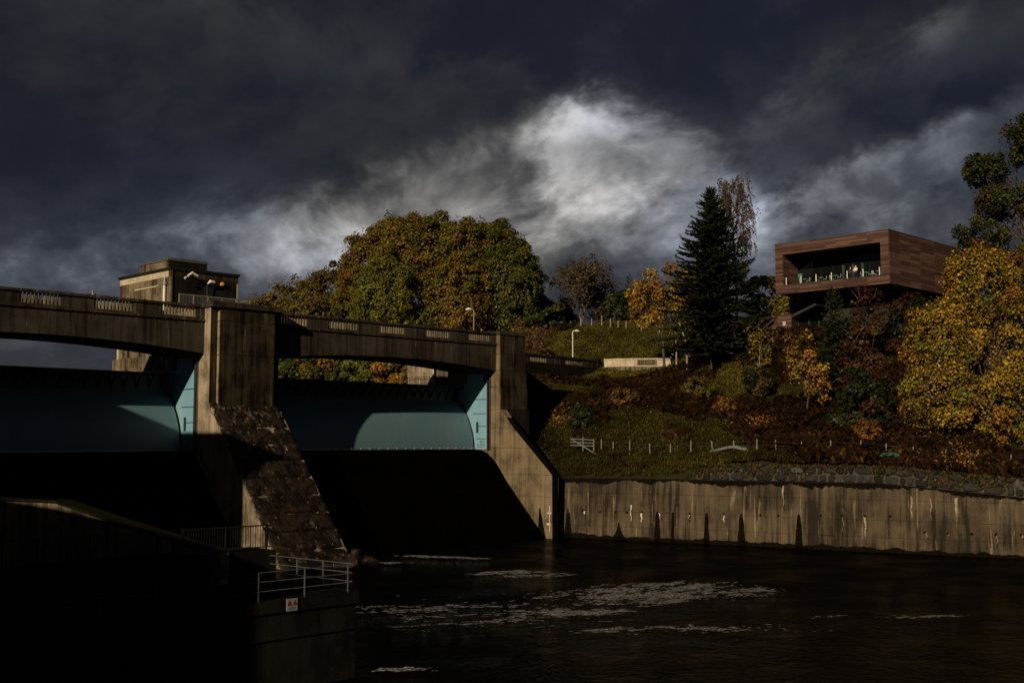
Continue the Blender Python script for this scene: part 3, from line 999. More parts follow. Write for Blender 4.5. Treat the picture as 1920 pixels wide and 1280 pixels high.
MB().tube([(-3.05, 6.6, 24.95), (-2.75, 6.6, 25.2), (-2.35, 6.6, 25.15), (-2.15, 6.6, 25.0)], [0.06, 0.17, 0.15, 0.05], 8).build('head', 'white_paint', fl2)
fl3 = thing('bulkhead_lamp', (-1.32, 6.8, 25.0), 'round orange lamp on the dark front of the tower', 'lamp')
MB().lathe((-1.32, 6.82, 24.88), [(0.05, 0), (0.2, 0.08), (0.24, 0.22), (0.16, 0.38), (0.04, 0.42)], 10).build('globe', 'lamp_orange', fl3)
Bx(-1.40, -1.24, 6.82, 6.999, 24.95, 25.15).build('bracket', 'dark_steel', fl3)

# pale steel guard rail round the stair on the pier head
gr = thing('guard_rail', (-3.3, 5.0, 22.3), 'pale steel guard rail on top of the pier beside the tower', 'railing')
for x in (-7.15, -5.7, -4.2, -2.7, -1.2, 0.3):
    piece('post', 'timber_grey', x - 0.05, x + 0.05, 4.45, 4.55, 21.9 if x < -6 else 22.3, 23.42, gr)
Bx(-7.2, 0.35, 4.46, 4.54, 23.38, 23.46).build('top_rail', 'timber_grey', gr)
Bx(-7.2, 0.35, 4.47, 4.53, 22.5, 22.55).build('bottom_rail', 'timber_grey', gr)
for i in range(46):
    x = -7.05 + i * 0.16
    piece('bar', 'galvanised', x - 0.022, x + 0.022, 4.48, 4.52, 22.55, 23.38, gr)
Bx(0.3, 0.38, 4.5, 6.4, 23.38, 23.46).build('return_rail', 'timber_grey', gr)
Bx(0.3, 0.38, 6.3, 6.4, 22.3, 23.38).build('post', 'timber_grey', gr)

# small intake block behind the right gate
ib = thing('intake_block', (31.5, 11.0, 13.0), 'small sunlit concrete block seen under the bridge at the right abutment', 'dam block')
Bx(28.4, 34.4, 10.2, 16.0, 12.0, 16.4).build('lower_block', 'concrete_tower', ib)
Bx(29.0, 34.9, 10.6, 15.0, 16.4, 19.4).build('upper_block', 'concrete_pier', ib)
MB().tube([(29.1, 10.45, 16.4), (29.1, 10.45, 19.3)], 0.07, 6).build('pipe', 'white_paint', ib)
for y in (10.4, 12.4, 14.4):
    piece('rail_post', 'black_metal', 28.5, 28.56, y, y + 0.06, 16.4, 17.5, ib)
Bx(28.5, 28.56, 10.4, 14.5, 17.45, 17.5).build('rail', 'black_metal', ib)

# ------------------------------------------------------------------ training wall on the right bank
tr = thing('training_wall', (float(W0[0] + WD[0] * 24), float(W0[1] + WD[1] * 24), -2.0), 'long stained concrete river wall with drain holes along the right bank', 'river wall')
JO = [0.0, 8.5, 14.6, 24.3, 36.1, 48.0, 62.0]
LI = [-2.0, 1.15, 2.7, 4.55, 9.0]
rnd = random.Random(4)
for a, b in zip(JO[:-1], JO[1:]):
    for z0, z1 in zip(LI[:-1], LI[1:]):
        ta, tb = wall_top(a + 0.02), wall_top(b - 0.02)
        zz = min(z1 - 0.012, 99)
        e = rnd.uniform(-0.012, 0.012)
        s0, s1 = a + 0.015, b - 0.015
        za, zb = min(zz, ta), min(zz, tb)
        p = lambda s, t, z: (W0[0] + WD[0] * s + WN[0] * t, W0[1] + WD[1] * s + WN[1] * t, z)
        # batter: the wall leans back a little as it rises
        f = lambda z: -0.045 * z + e
        V = [p(s0, -0.9, z0 + 0.012), p(s1, -0.9, z0 + 0.012), p(s1, f(z0), z0 + 0.012), p(s0, f(z0), z0 + 0.012), p(s0, -0.9, za), p(s1, -0.9, zb), p(s1, f(zb), zb), p(s0, f(za), za)]
        MB().add(V, [(0, 3, 2, 1), (4, 5, 6, 7), (0, 1, 5, 4), (1, 2, 6, 5), (2, 3, 7, 6), (3, 0, 4, 7)]).build('wall_panel', 'concrete_wall', tr)
MB().obox(W0, WD, 0, 62, -0.88, -0.36, -2.0, 4.2).build('core', 'joint_dark', tr)


def on_wall(s, z, off=0.02):
    t = -0.045 * z + off
    return (W0[0] + WD[0] * s + WN[0] * t, W0[1] + WD[1] * s + WN[1] * t, z)


def wall_patch(name, mat, outline):
    """thin growth or lime sheet on the wall, outline in (s, z)"""
    n = len(outline)
    V = [on_wall(s, z, 0.014) for s, z in outline] + [on_wall(s, z, 0.036) for s, z in outline]
    F = [tuple(range(n - 1, -1, -1)), tuple(range(n, 2 * n))] + [(i, (i + 1) % n, (i + 1) % n + n, i + n) for i in range(n)]
    MB().add(V, F).build(name, mat, tr)


def s_of(x):       # distance along the wall
    return x


HOLES = [(1.2, 2.62), (3.0, 2.62), (5.0, 2.6), (6.8, 2.62), (8.1, 2.62), (9.8, 2.68), (11.5, 2.7), (13.2, 2.7), (15.0, 2.72), (16.8, 2.74), (18.6, 2.76), (20.4, 2.78), (22.3, 2.8), (24.1, 2.82), (26.1, 2.9), (28.2, 2.95), (30.2, 3.0), (32.3, 3.05), (34.6, 3.1),
         (37.6, 1.75), (39.6, 1.75), (41.6, 1.78), (43.6, 1.8), (45.6, 1.85), (47.6, 1.85)]
HM = mesh_of(MB().tube([(-0.05, 0, 0), (0.05, 0, 0)], [0.13, 0.10], 9), 'drain_hole', 'moss_black')
for s_, z_ in HOLES:
    q = on_wall(s_, z_, 0.02)
    link_obj('drain_hole', HM, tr, q, (0, 0, math.atan2(WN[1], WN[0])))
rnd = random.Random(8)
for s_, w0_, w1_, zt in ((1.25, 0.42, 0.95, 2.45), (7.2, 0.16, 2.1, 1.55), (11.5, 0.42, 0.72, 2.66), (13.2, 0.28, 0.36, 2.6), (16.8, 0.34, 0.60, 2.66), (20.4, 0.38, 0.90, 2.66), (26.1, 0.40, 0.80, 2.85), (15.0, 0.26, 0.14, 2.6)):
    zb = 1.9 if s_ == 15.0 else -0.3
    L_, Rr = [], []
    for k in range(9):
        q = k / 8.0
        z = zt + (zb - zt) * q
        w = (w0_ + (w1_ - w0_) * q ** (2.2 if w1_ > 1.5 else 1.1)) * (0.75 + 0.25 * min(1, q * 6))
        L_.append((s_ - w / 2 + rnd.uniform(-0.03, 0.03), z))
        Rr.append((s_ + w / 2 + rnd.uniform(-0.03, 0.03), z))
    wall_patch('slime_tongue', 'moss_black', L_ + Rr[::-1])
for s_, z0, z1, w in ((8.55, 1.7, 3.4, 0.12), (9.75, 1.7, 2.6, 0.24), (14.95, 2.1, 2.6, 0.12), (18.6, 2.0, 2.75, 0.16), (3.2, 2.3, 2.6, 0.35), (11.75, 2.1, 2.66, 0.12), (39.65, 1.5, 1.7, 0.16), (45.75, 1.6, 1.85, 0.2), (37.75, 1.2, 1.75, 0.2), (43.7, 1.0, 1.75, 0.1), (24.6, 3.2, 5.7, 0.22), (36.5, 3.0, 5.0, 0.2), (40.4, 2.4, 4.9, 0.34), (38.2, 2.8, 4.8, 0.14), (30.3, 1.5, 2.95, 0.10), (32.35, 1.0, 3.0, 0.28)):
    ph_ = rnd.uniform(0, 6)
    wid = [w / 2 * (1.1 - 0.95 * (k / 13.0) ** 1.3) * rnd.uniform(0.35, 1.0) + 0.008 for k in range(14)]
    mid = [0.05 * math.sin(ph_ + k * 0.7) + rnd.uniform(-0.02, 0.02) for k in range(14)]
    P1 = [(s_ + mid[k] - wid[k], z1 + (z0 - z1) * k / 13) for k in range(14)]
    P2 = [(s_ + mid[k] + wid[k] * rnd.uniform(0.5, 1.1), z1 + (z0 - z1) * k / 13) for k in range(14)]
    wall_patch('lime_streak', 'calcite' if s_ < 23 else 'concrete_pier', P1 + P2[::-1])
# dark growth hanging from the wall head
rnd = random.Random(3)
top_edge, bot = [], []
for k in range(410):
    s_ = 0.1 + k * 0.15
    if s_ > 61.5:
        break
    zt = wall_top(s_) + 0.03
    bot.append((s_, zt - 0.10 - 1.1 * max(0, fbm(np.array([[s_ * 0.55, 3.3, 0]]), 9, 4)[0] - 0.34) - 0.55 * max(0, fbm(np.array([[s_ * 3.1, 8.3, 0]]), 19, 2)[0] - 0.45) - 0.07 * rnd.random()))
    top_edge.append((s_, zt))
for i in range(0, len(bot) - 1, 30):
    j = min(i + 30, len(bot) - 1)
    wall_patch('hanging_moss', 'moss_black', top_edge[i:j + 1] + bot[i:j + 1][::-1])
tide_t, tide_b = [], []
for k in range(410):
    s_ = 0.05 + k * 0.15
    tide_b.append((s_, -0.5))
    tide_t.append((s_, 0.02 + 0.75 * max(0, fbm(np.array([[s_ * 0.8, 5.3, 0]]), 29, 4)[0] - 0.38) + 0.06 * rnd.random()))
for i in range(0, 409, 30):
    j = min(i + 30, 409)
    wall_patch('tide_band', 'moss_black', tide_b[i:j + 1] + tide_t[i:j + 1][::-1])
MB().obox(W0, WD, 0.0, 34, -0.95, 0.0 - 0.22, 6.055, 6.14).build('head_slab', 'concrete_dark', tr)

# ------------------------------------------------------------------ rubble stone wall on top
sw = thing('stone_wall', (float(W0[0] + WD[0] * 30), float(W0[1] + WD[1] * 30), 5.0), 'rough dark rubble stone wall on top of the concrete river wall', 'stone wall')


def sw_pt(s, z, t):
    return (W0[0] + WD[0] * s + WN[0] * t, W0[1] + WD[1] * s + WN[1] * t, z)


V, F = [], []
ss = np.arange(15.0, 62.1, 1.0)
for s_ in ss:
    b_ = wall_top(s_)
    h_ = float(np.interp(s_, [15, 17.5, 62], [0.35, 1.40, 1.45]))
    V += [sw_pt(s_, b_ - 0.1, -0.62), sw_pt(s_, b_ + h_, -0.72), sw_pt(s_, b_ + h_, -1.5), sw_pt(s_, b_ - 0.1, -1.5)]
for i in range(len(ss) - 1):
    for k in range(4):
        F.append((4 * i + k, 4 * i + (k + 1) % 4, 4 * i + 4 + (k + 1) % 4, 4 * i + 4 + k))
MB().add(V, F).build('mortar_bed', 'stone_mortar', sw)
rnd = random.Random(21)


def stone(s0, s1, z0, z1, e):
    c = ((s0 + s1) / 2, (z0 + z1) / 2)
    n = rnd.choice((7, 8, 9))
    out = []
    for k in range(n):
        a = 2 * math.pi * (k + rnd.uniform(-0.25, 0.25)) / n
        ca, sa = math.cos(a), math.sin(a)
        q = 1.0 / max(abs(ca), abs(sa)) ** 0.75          # a rounded square
        out.append((c[0] + ca * q * (s1 - s0) / 2 * rnd.uniform(0.85, 1.0), c[1] + sa * q * (z1 - z0) / 2 * rnd.uniform(0.85, 1.0)))
    V = [sw_pt(s, z, -0.95) for s, z in out] + [sw_pt(s, z, -0.58 + e * 0.3) for s, z in out]
    V += [sw_pt(c[0] + (s - c[0]) * 0.68, c[1] + (z - c[1]) * 0.68, -0.47 + e + rnd.uniform(-0.05, 0.05)) for s, z in out]
    F = []
    for r_ in range(2):
        F += [(r_ * n + k, r_ * n + (k + 1) % n, r_ * n + n + (k + 1) % n, r_ * n + n + k) for k in range(n)]
    F.append(tuple(2 * n + k for k in range(n)))
    MB().add(V, F).build('stone', 'stone', sw)


for course in (0, 1):
    s_ = 16.4 + course * 0.9
    while s_ < 50:
        w = rnd.choice((0.5, 0.75, 1.0, 1.3, 1.9)) * rnd.uniform(0.85, 1.15)
        b_ = wall_top(s_ + w / 2)
        hh = 0.74 + rnd.uniform(-0.10, 0.12)
        z0 = b_ + 0.03 + course * 0.76
        stone(s_ + 0.04, s_ + w - 0.04, z0, min(z0 + hh, b_ + 1.55), rnd.uniform(-0.06, 0.07))
        s_ += w

# ------------------------------------------------------------------ approach road parapets beyond the abutment
def seg(p, q):
    d = np.array(q) - np.array(p)
    L = float(np.linalg.norm(d))
    return (float(d[0] / L), float(d[1] / L)), L


ap = thing('road_parapet', (61.0, 19.0, 17.5), 'dark concrete balustrade of the approach road right of the abutment', 'parapet', 'balustrades of the approach road')
d_, L_ = seg((50.5, 17.7), (70.2, 20.3))
parapet(ap, (50.5, 17.7), d_, L_, [(2.6, 6.9), (11.2, 15.9)], 20.75, 0.0)
MB().obox((50.5, 17.7), d_, -1.5, L_, -0.6, -0.03, 16.0, 20.75).build('retaining_wall', 'concrete_dark', ap)
MB().obox((50.5, 17.7), d_, L_ - 0.2, L_ + 0.6, -0.5, 0.2, 16.0, 22.2).build('end_post', 'concrete_dark', ap)
cp = thing('curved_parapet', (73.5, 15.5, 18.0), 'sunlit pale curved balustrade at the foot of the grass mound', 'parapet', 'balustrades of the approach road')
pts = [(70.9, 19.6), (71.6, 17.4), (72.9, 15.3), (75.1, 12.7), (76.4, 11.5)]
for i in range(4):
    d_, L_ = seg(pts[i], pts[i + 1])
    parapet(cp, pts[i], d_, L_ + 0.02, [(0.3, L_ - 0.25)] if i in (2,) else [], 20.9, 0.0, 'concrete_pale', 0.34, 10, 1.2)
    MB().obox(pts[i], d_, 0, L_, -0.5, -0.06, 17.5, 20.9).build('retaining_wall', 'concrete_tower', cp)
# linking wall behind the abutment
lw = MB().prism([(33.2, 7.0), (50.4, 17.3), (50.4, 18.2), (33.2, 7.95)], 'z', 12.0, 20.7).build('retaining_wall', 'concrete_dark')
tag(lw, 'dark concrete retaining wall of the road behind the abutment', 'retaining wall')
rd = MB().prism([(-36, 0.4), (33, 0.4), (50.6, 18.2), (70.4, 20.6), (76.5, 12.0), (84, 6.0), (92, 2.0), (94, 7), (80, 16), (70, 25.5), (48, 24.0), (30, 6.4), (-36, 6.3)], 'z', 20.5, 20.73).build('access_road', 'asphalt')
tag(rd, 'road over the dam', None, None, 'structure')


# ------------------------------------------------------------------ street lamps
def lamp(loc, h, d, label, mat='white_paint', r=0.09):
    l = thing('street_lamp', loc, label, 'street lamp', 'lamps along the dam road')
    x, y, z = loc
    MB().tube([(x, y, z), (x, y, z + h * 0.5), (x, y, z + h - 0.15), (x + d[0] * 0.12, y + d[1] * 0.12, z + h), (x + d[0] * 0.35, y + d[1] * 0.35, z + h + 0.05)], [r, r * 0.85, r * 0.8, r * 0.75, r * 0.6], 8).build('pole', mat, l)
    MB().tube([(x + d[0] * 0.3, y + d[1] * 0.3, z + h + 0.04), (x + d[0] * 0.6, y + d[1] * 0.6, z + h + 0.06), (x + d[0] * 0.95, y + d[1] * 0.95, z + h - 0.02)], [0.08, 0.17, 0.09], 8).build('head', 'white_paint', l)


lamp((31.3, 5.9, 20.72), 4.5, (-0.7, 0.7), 'slim lamp post standing on the bridge in front of the big tree', 'timber_grey')
lamp((67.6, 22.9, 20.6), 5.7, (0.7, -0.7), 'white lamp post left of the grass mound behind the road balustrade')
lamp((68.9, 3.1, gz(68.9, 3.1) - 0.1), 3.2, (0.7, -0.7), 'short white lamp post beside the tree trunks right of the mound')


# ------------------------------------------------------------------ people
def skin_mesh(name, pts, edges, rad, mat, parent, sub=2):
    me = bpy.data.meshes.new(name)
    me.from_pydata([tuple(p) for p in pts], edges, [])
    add_mats(me, mat)
    o = link_obj(name, me, parent, WL[parent.name])
    sk = o.modifiers.new('Skin', 'SKIN')
    sk.use_smooth_shade = True
    if not me.skin_vertices:
        return o
    dat = me.skin_vertices[0].data
    for i, r_ in enumerate(rad):
        dat[i].radius = (r_, r_) if not isinstance(r_, tuple) else r_
        dat[i].use_root = (i == 0)
    ss_ = o.modifiers.new('Sub', 'SUBSURF')
    ss_.levels = 1
    ss_.render_levels = sub
    return o


def person(loc, face, h, coat, hairm, label, hood=False):
    """a standing figure; face = heading angle in degrees"""
    p = thing('person', loc, label, 'person')
    a = R(face)
    k = h / 1.75

    def T(x, y, z):      # x to the figure's right, y forward
        return Vector((x * math.cos(a) - y * math.sin(a), x * math.sin(a) + y * math.cos(a), z)) * k
    # body
    P, E, Rr = [], [], []

    def add(v, r_, link=None):
        P.append(T(*v))
        Rr.append(r_ * k if not isinstance(r_, tuple) else (r_[0] * k, r_[1] * k))
        if link is not None:
            E.append((link, len(P) - 1))
        return len(P) - 1
    pel = add((0, 0, 0.95), (0.15, 0.11))
    ab_ = add((0, 0.01, 1.12), (0.14, 0.10), pel)
    ch = add((0, 0.0, 1.32), (0.16, 0.11), ab_)
    nk = add((0, 0.01, 1.48), 0.055, ch)
    n2 = add((0, 0.02, 1.55), 0.055, nk)
    hd = add((0, 0.035, 1.64), (0.085, 0.10), n2)
    add((0, 0.03, 1.72), (0.070, 0.085), hd)
    for s in (-1, 1):
        sh = add((0.19 * s, 0, 1.40), 0.06, ch)
        el = add((0.25 * s, 0.03, 1.13), 0.045, sh)
        wr = add((0.20 * s, 0.24, 1.02), 0.032, el)
        hn = add((0.18 * s, 0.31, 1.01), (0.036, 0.022), wr)
        for j, (dx, L) in enumerate(((-0.03, 0.065), (-0.01, 0.08), (0.01, 0.078), (0.03, 0.06))):
            f1 = add(((0.18 + dx) * s, 0.31 + L * 0.6, 0.995), 0.0095, hn)
            add(((0.18 + dx) * s, 0.31 + L, 0.965), 0.008, f1)
        th = add(((0.18 - 0.055) * s, 0.30, 1.0), 0.011, wr)
        add(((0.18 - 0.065) * s, 0.345, 0.985), 0.009, th)
        hp = add((0.09 * s, 0, 0.88), 0.085, pel)
        kn = add((0.10 * s, 0.02, 0.50), 0.058, hp)
        an = add((0.11 * s, -0.01, 0.09), 0.040, kn)
        add((0.12 * s, 0.16, 0.04), 0.036, an)
    body = skin_mesh('body', P, E, Rr, 'skin', p)
    # coat
    P, E, Rr = [], [], []
    pel = add((0, 0, 0.86), (0.20, 0.15))
    ab_ = add((0, 0.01, 1.12), (0.175, 0.135), pel)
    ch = add((0, 0.0, 1.34), (0.19, 0.14), ab_)
    add((0, 0.005, 1.49), (0.085, 0.085), ch)
    for s in (-1, 1):
        sh = add((0.20 * s, 0, 1.40), 0.085, ch)
        el = add((0.26 * s, 0.03, 1.13), 0.070, sh)
        add((0.205 * s, 0.22, 1.025), 0.052, el)
    skin_mesh('coat', P, E, Rr, coat, p)
    P, E, Rr = [], [], []
    pel = add((0, 0, 0.92), (0.17, 0.13))
    for s in (-1, 1):
        hp = add((0.095 * s, 0, 0.84), 0.098, pel)
        kn = add((0.10 * s, 0.02, 0.50), 0.074, hp)
        add((0.11 * s, -0.01, 0.10), 0.060, kn)
    skin_mesh('trousers', P, E, Rr, 'cloth_black', p)
    P, E, Rr = [], [], []
    if hood:
        x = add((0, -0.01, 1.50), 0.10)
        x = add((0, 0.0, 1.63), (0.115, 0.125), x)
        add((0, -0.01, 1.74), (0.075, 0.085), x)
        skin_mesh('hood', P, E, Rr, coat, p)
    else:
        x = add((0, -0.03, 1.60), (0.075, 0.06))
        x = add((0, -0.02, 1.69), (0.095, 0.095), x)
        add((0, 0.0, 1.755), (0.07, 0.075), x)
        skin_mesh('hair', P, E, Rr, hairm, p)
    # face: eyes, nose, mouth
    m = MB()
    for s in (-1, 1):
        c = Vector(loc) + T(0.032 * s, 0.128, 1.645)
        m.box(c.x - 0.009, c.x + 0.009, c.y - 0.009, c.y + 0.009, c.z - 0.007, c.z + 0.007)
    m.build('eyes', 'cloth_black', p)
    c0, c1 = Vector(loc) + T(0, 0.125, 1.645), Vector(loc) + T(0, 0.150, 1.605)
    MB().tube([c0, c1], [0.010 * k, 0.016 * k], 6).build('nose', 'skin', p)
    c0, c1 = Vector(loc) + T(-0.024, 0.126, 1.57), Vector(loc) + T(0.024, 0.126, 1.57)
    MB().tube([c0, c1], 0.007, 5).build('mouth', 'hair_red', p)
    for s in (-1, 1):
        c = Vector(loc) + T(0.093 * s, 0.03, 1.635)
        MB().tube([c - Vector((0, 0, 0.03)), c, c + Vector((0, 0, 0.03))], [0.008, 0.016, 0.009], 6).build('ear', 'skin', p)
    return p


person((-17.0, 1.1, 20.73), 150, 1.80, 'cloth_black', 'hair_brown', 'person in a dark coat leaning at the bridge parapet left of the tower')
person((17.6, 1.8, 20.73), 200, 1.72, 'cloth_grey', 'hair_brown', 'person whose head just shows above the middle of the right span')
person((28.6, 1.8, 20.73), 190, 1.76, 'cloth_black', 'hair_brown', 'person whose head shows above the parapet beside the abutment')

# ------------------------------------------------------------------ visitor centre
X0, X1, YR, YL, ZB, ZT = 76.5, 103.0, -23.03, -6.45, 29.9, 36.8
OY0, OY1, OZ0, OZ1, XB = -21.9, -7.6, 31.05, 35.3, 80.4     # balcony opening
vc = thing('visitor_centre', (88.0, -14.7, 24.0), 'modern timber clad building jutting out over the hillside with an open balcony', 'building')
V = MB()
V.box(X0 + 0.05, X1, YR + 0.05, YL - 0.05, OZ1 + 0.02, ZT - 0.05)
V.box(X0 + 0.05, X1, YR + 0.05, YL - 0.05, ZB + 0.05, OZ0 - 0.03)
V.box(X0 + 0.05, X1, YR + 0.05, OY0 - 0.02, OZ0 - 0.03, OZ1 + 0.02)
V.box(X0 + 0.05, X1, OY1 + 0.02, YL - 0.05, OZ0 - 0.03, OZ1 + 0.02)
V.build('frame', 'soffit_dark', vc)
Bx(XB + 0.3, X1 - 0.1, OY0, OY1, OZ0, OZ1).build('interior', 'soffit_dark', vc)
Bx(X0 - 0.06, X1, YR - 0.06, YL + 0.06, ZT - 0.05, ZT + 0.07).build('roof_edge', 'zinc_trim', vc)
Bx(X0 - 0.07, X0 + 0.35, OY0, OY1, OZ0 - 0.03, OZ0 + 0.06).build('sill', 'zinc_trim', vc)
rnd = random.Random(17)
BH = 0.245


def boards_front(y0, y1, z0, z1, lo, hi):
    z = z0
    while z < z1 - 0.05:
        zz = min(z + BH, z1)
        y = y0
        first = rnd.uniform(lo, hi) * 0.6
        L = first
        while y < y1 - 0.02:
            ye = min(y + L, y1)
            if y1 - ye < 0.5:
                ye = y1
            piece('board', 'cladding', X0 - 0.01 - rnd.uniform(0, 0.035), X0 + 0.05, y + 0.006, ye - 0.006, z + 0.012, zz - 0.008, vc)
            y = ye
            L = rnd.uniform(lo, hi)
        z = zz


boards_front(YR, YL, OZ1, ZT - 0.06, 2.6, 5.2)
boards_front(YR, YL, ZB, OZ0 - 0.04, 2.6, 5.2)
boards_front(YR, OY0, OZ0 - 0.03, OZ1, 3, 4)
boards_front(OY1, YL, OZ0 - 0.03, OZ1, 3, 4)
z = ZB
while z < ZT - 0.1:
    zz = min(z + 0.46, ZT - 0.06)
    x = X0 + 0.06
    for L in (2.9, 2.9, 2.9, 4.4, 13):
        xe = min(x + L, X1)
        piece('side_board', 'cladding', x + 0.015, xe - 0.015, YR - 0.02 - rnd.uniform(0, 0.02), YR + 0.05, z + 0.014, zz - 0.008, vc)
        x = xe
    z = zz
# inner cheek of the balcony, boarded
z = OZ0
while z < OZ1 - 0.05:
    piece('cheek_board', 'cladding', X0 + 0.1, X0 + 1.7, OY1 - 0.03, OY1 + 0.015, z + 0.01, min(z + 0.30, OZ1), vc)
    piece('cheek_board', 'cladding', X0 + 1.72, XB, OY1 - 0.035, OY1 + 0.015, z + 0.01, min(z + 0.30, OZ1), vc)
    z += 0.30
# glazed back wall with mullions and doors
for i in range(8):
    y0 = OY0 + i * (OY1 - OY0) / 8
    y1 = OY0 + (i + 1) * (OY1 - OY0) / 8
    piece('pane', 'glass_dark', XB + 0.1, XB + 0.13, y0 + 0.04, y1 - 0.04, OZ0 + 0.05, OZ1 - 0.1, vc)
    piece('mullion', 'black_metal', XB + 0.02, XB + 0.16, y0 - 0.035, y0 + 0.035, OZ0, OZ1 - 0.02, vc)
for y in (-14.55, -16.0, -17.35):
    piece('door_post', 'zinc_trim', XB - 0.12, XB + 0.02, y - 0.13, y + 0.13, OZ0, OZ0 + 2.5, vc)
piece('door_head', 'black_metal', XB - 0.12, XB + 0.02, -17.3, -14.6, OZ0 + 2.5, OZ0 + 2.58, vc)
# lower storey, set back, with a sloping roof edge and a boarded wing
Bx(81.5, 102.0, -22.0, -8.6, 23.0, 29.9).build('lower_storey', 'soffit_dark', vc)
Bx(80.9, 102.0, -22.3, -8.2, 29.0, 29.86).build('belly', 'soffit_dark', vc)
MB().tube([(77.4, -8.3, 26.95), (77.8, -11.7, 28.3)], 0.10, 6).build('canopy_edge', 'zinc_trim', vc)
MB().prism([(-8.3, 26.9), (-11.7, 28.25), (-12.0, 28.25), (-12.0, 28.1), (-8.3, 26.7)], 'x', 77.5, 81.6).build('canopy', 'soffit_dark', vc)
z = 24.2
while z < 26.9:
    for y0, y1 in ((-8.25, -6.1), (-6.1, -3.4)):
        piece('wing_board', 'cladding', 77.38 - rnd.uniform(0, 0.03), 77.5, y0 + 0.01, y1 - 0.01, z + 0.01, z + 0.262, vc)
    z += 0.27
Bx(77.5, 82.0, -8.24, -3.42, 23.5, 26.85).build('wing', 'soffit_dark', vc)
Bx(77.3, 77.36, -7.35, -6.95, 25.72, 26.18).build('wall_notice', 'white_paint', vc)
Bx(77.28, 77.30, -7.27, -7.03, 25.85, 26.05).build('wall_notice_mark', 'green_enamel', vc)
for y in (-9.3, -10.9, -12.4, -13.9):
    piece('terrace_post', 'galvanised', 77.45, 77.52, y, y + 0.07, gz(77.5, y) - 0.2, gz(77.5, y) + 1.3, vc)
piece('terrace_glass', 'glass_dark', 77.5, 77.52, -13.9, -9.3, gz(77.5, -11) + 0.1, gz(77.5, -11) + 1.2, vc)
# balcony balustrade: glass between pale posts
bl = thing('glass_balustrade', (X0 + 0.2, -14.7, OZ0), 'glass balustrade with pale upright posts along the balcony of the timber building', 'balustrade')
N = 7
for i in range(N):
    y = -8.0 - i * (13.6) / (N - 1)
    piece('post', 'white_paint', X0 + 0.16, X0 + 0.24, y - 0.05, y + 0.05, OZ0 + 0.06, OZ0 + 1.08, bl)
    if i < N - 1:
        piece('pane', 'glass_clear', X0 + 0.195, X0 + 0.21, y - 13.6 / (N - 1) + 0.06, y - 0.06, OZ0 + 0.12, OZ0 + 1.0, bl)
# green banner stand
bs = thing('green_banner', (78.6, -8.9, OZ0), 'green banner stand at the left end of the balcony', 'banner')
Bx(78.55, 78.61, -9.15, -8.85, OZ0, OZ0 + 1.1).build('stand', 'green_enamel', bs)
Bx(78.50, 78.58, -9.35, -8.75, OZ0 + 1.1, OZ0 + 1.7).build('panel', 'green_enamel', bs)


# chairs and tables on the balcony
def chair_parts():
    seat = mesh_of(Bx(-0.22, 0.22, -0.22, 0.22, 0.42, 0.46), 'seat', 'white_paint')
    back = mesh_of(MB().prism([(-0.22, 0.55), (0.22, 0.55), (0.19, 0.88), (-0.19, 0.88)], 'y', 0.20, 0.23), 'backrest', 'white_paint')
    leg = mesh_of(MB().tube([(0, 0, 0), (0, 0, 0.43)], [0.016, 0.02], 6), 'leg', 'galvanised')
    st = mesh_of(MB().tube([(0, 0, 0.44), (0, 0.01, 0.86)], 0.014, 6), 'back_stile', 'galvanised')
    return seat, back, leg, st


CH = chair_parts()


def chair(x, y, rz, label):
    c = thing('chair', (x, y, OZ0 + 0.003), label, 'chair', 'white chairs on the balcony')
    c.rotation_euler = (0, 0, R(rz))
    for nm, me, pos in [('seat', CH[0], (0, 0, 0)), ('backrest', CH[1], (0, 0, 0)), ('back_stile', CH[3], (-0.18, 0.2, 0)), ('back_stile', CH[3], (0.18, 0.2, 0))] + [('leg', CH[2], (sx * 0.19, sy * 0.19, 0)) for sx in (-1, 1) for sy in (-1, 1)]:
        q = bpy.data.objects.new(nm, me)
        C.objects.link(q)
        q.parent = c
        q.location = pos


def table(x, y, label):
    t_ = thing('table', (x, y, OZ0 + 0.003), label, 'table', 'round tables on the balcony')
    MB().lathe((x, y, OZ0 + 0.72), [(0.36, 0), (0.36, 0.03)], 16).build('table_top', 'white_paint', t_)
    MB().tube([(x, y, OZ0 + 0.02), (x, y, OZ0 + 0.72)], 0.03, 8).build('stem', 'galvanised', t_)
    MB().lathe((x, y, OZ0 + 0.003), [(0.24, 0), (0.24, 0.02), (0.04, 0.05)], 12).build('foot', 'galvanised', t_)


tp = [(77.7, -10.2), (77.9, -12.6), (77.6, -14.9), (77.8, -19.2), (77.6, -21.0)]
words = ['nearest the green banner', 'second from the green banner', 'before the balcony doors', 'right of the two people', 'at the right end of the balcony']
for (x, y), w in zip(tp, words):
    table(x, y, 'small white round table on the balcony, ' + w)
    chair(x + 0.1, y + 0.62, 20 * (y % 3), 'white chair left of the balcony table ' + w)
    chair(x - 0.15, y - 0.62, 180 + 25 * (y % 2), 'white chair right of the balcony table ' + w)
person((77.5, -17.85, OZ0 + 0.003), 80, 1.78, 'cloth_white', 'hair_brown', 'person in a hooded cream coat standing on the balcony', True)
person((77.9, -16.9, OZ0 + 0.003), 100, 1.74, 'cloth_black', 'hair_red', 'red haired person in dark clothes on the balcony', False)

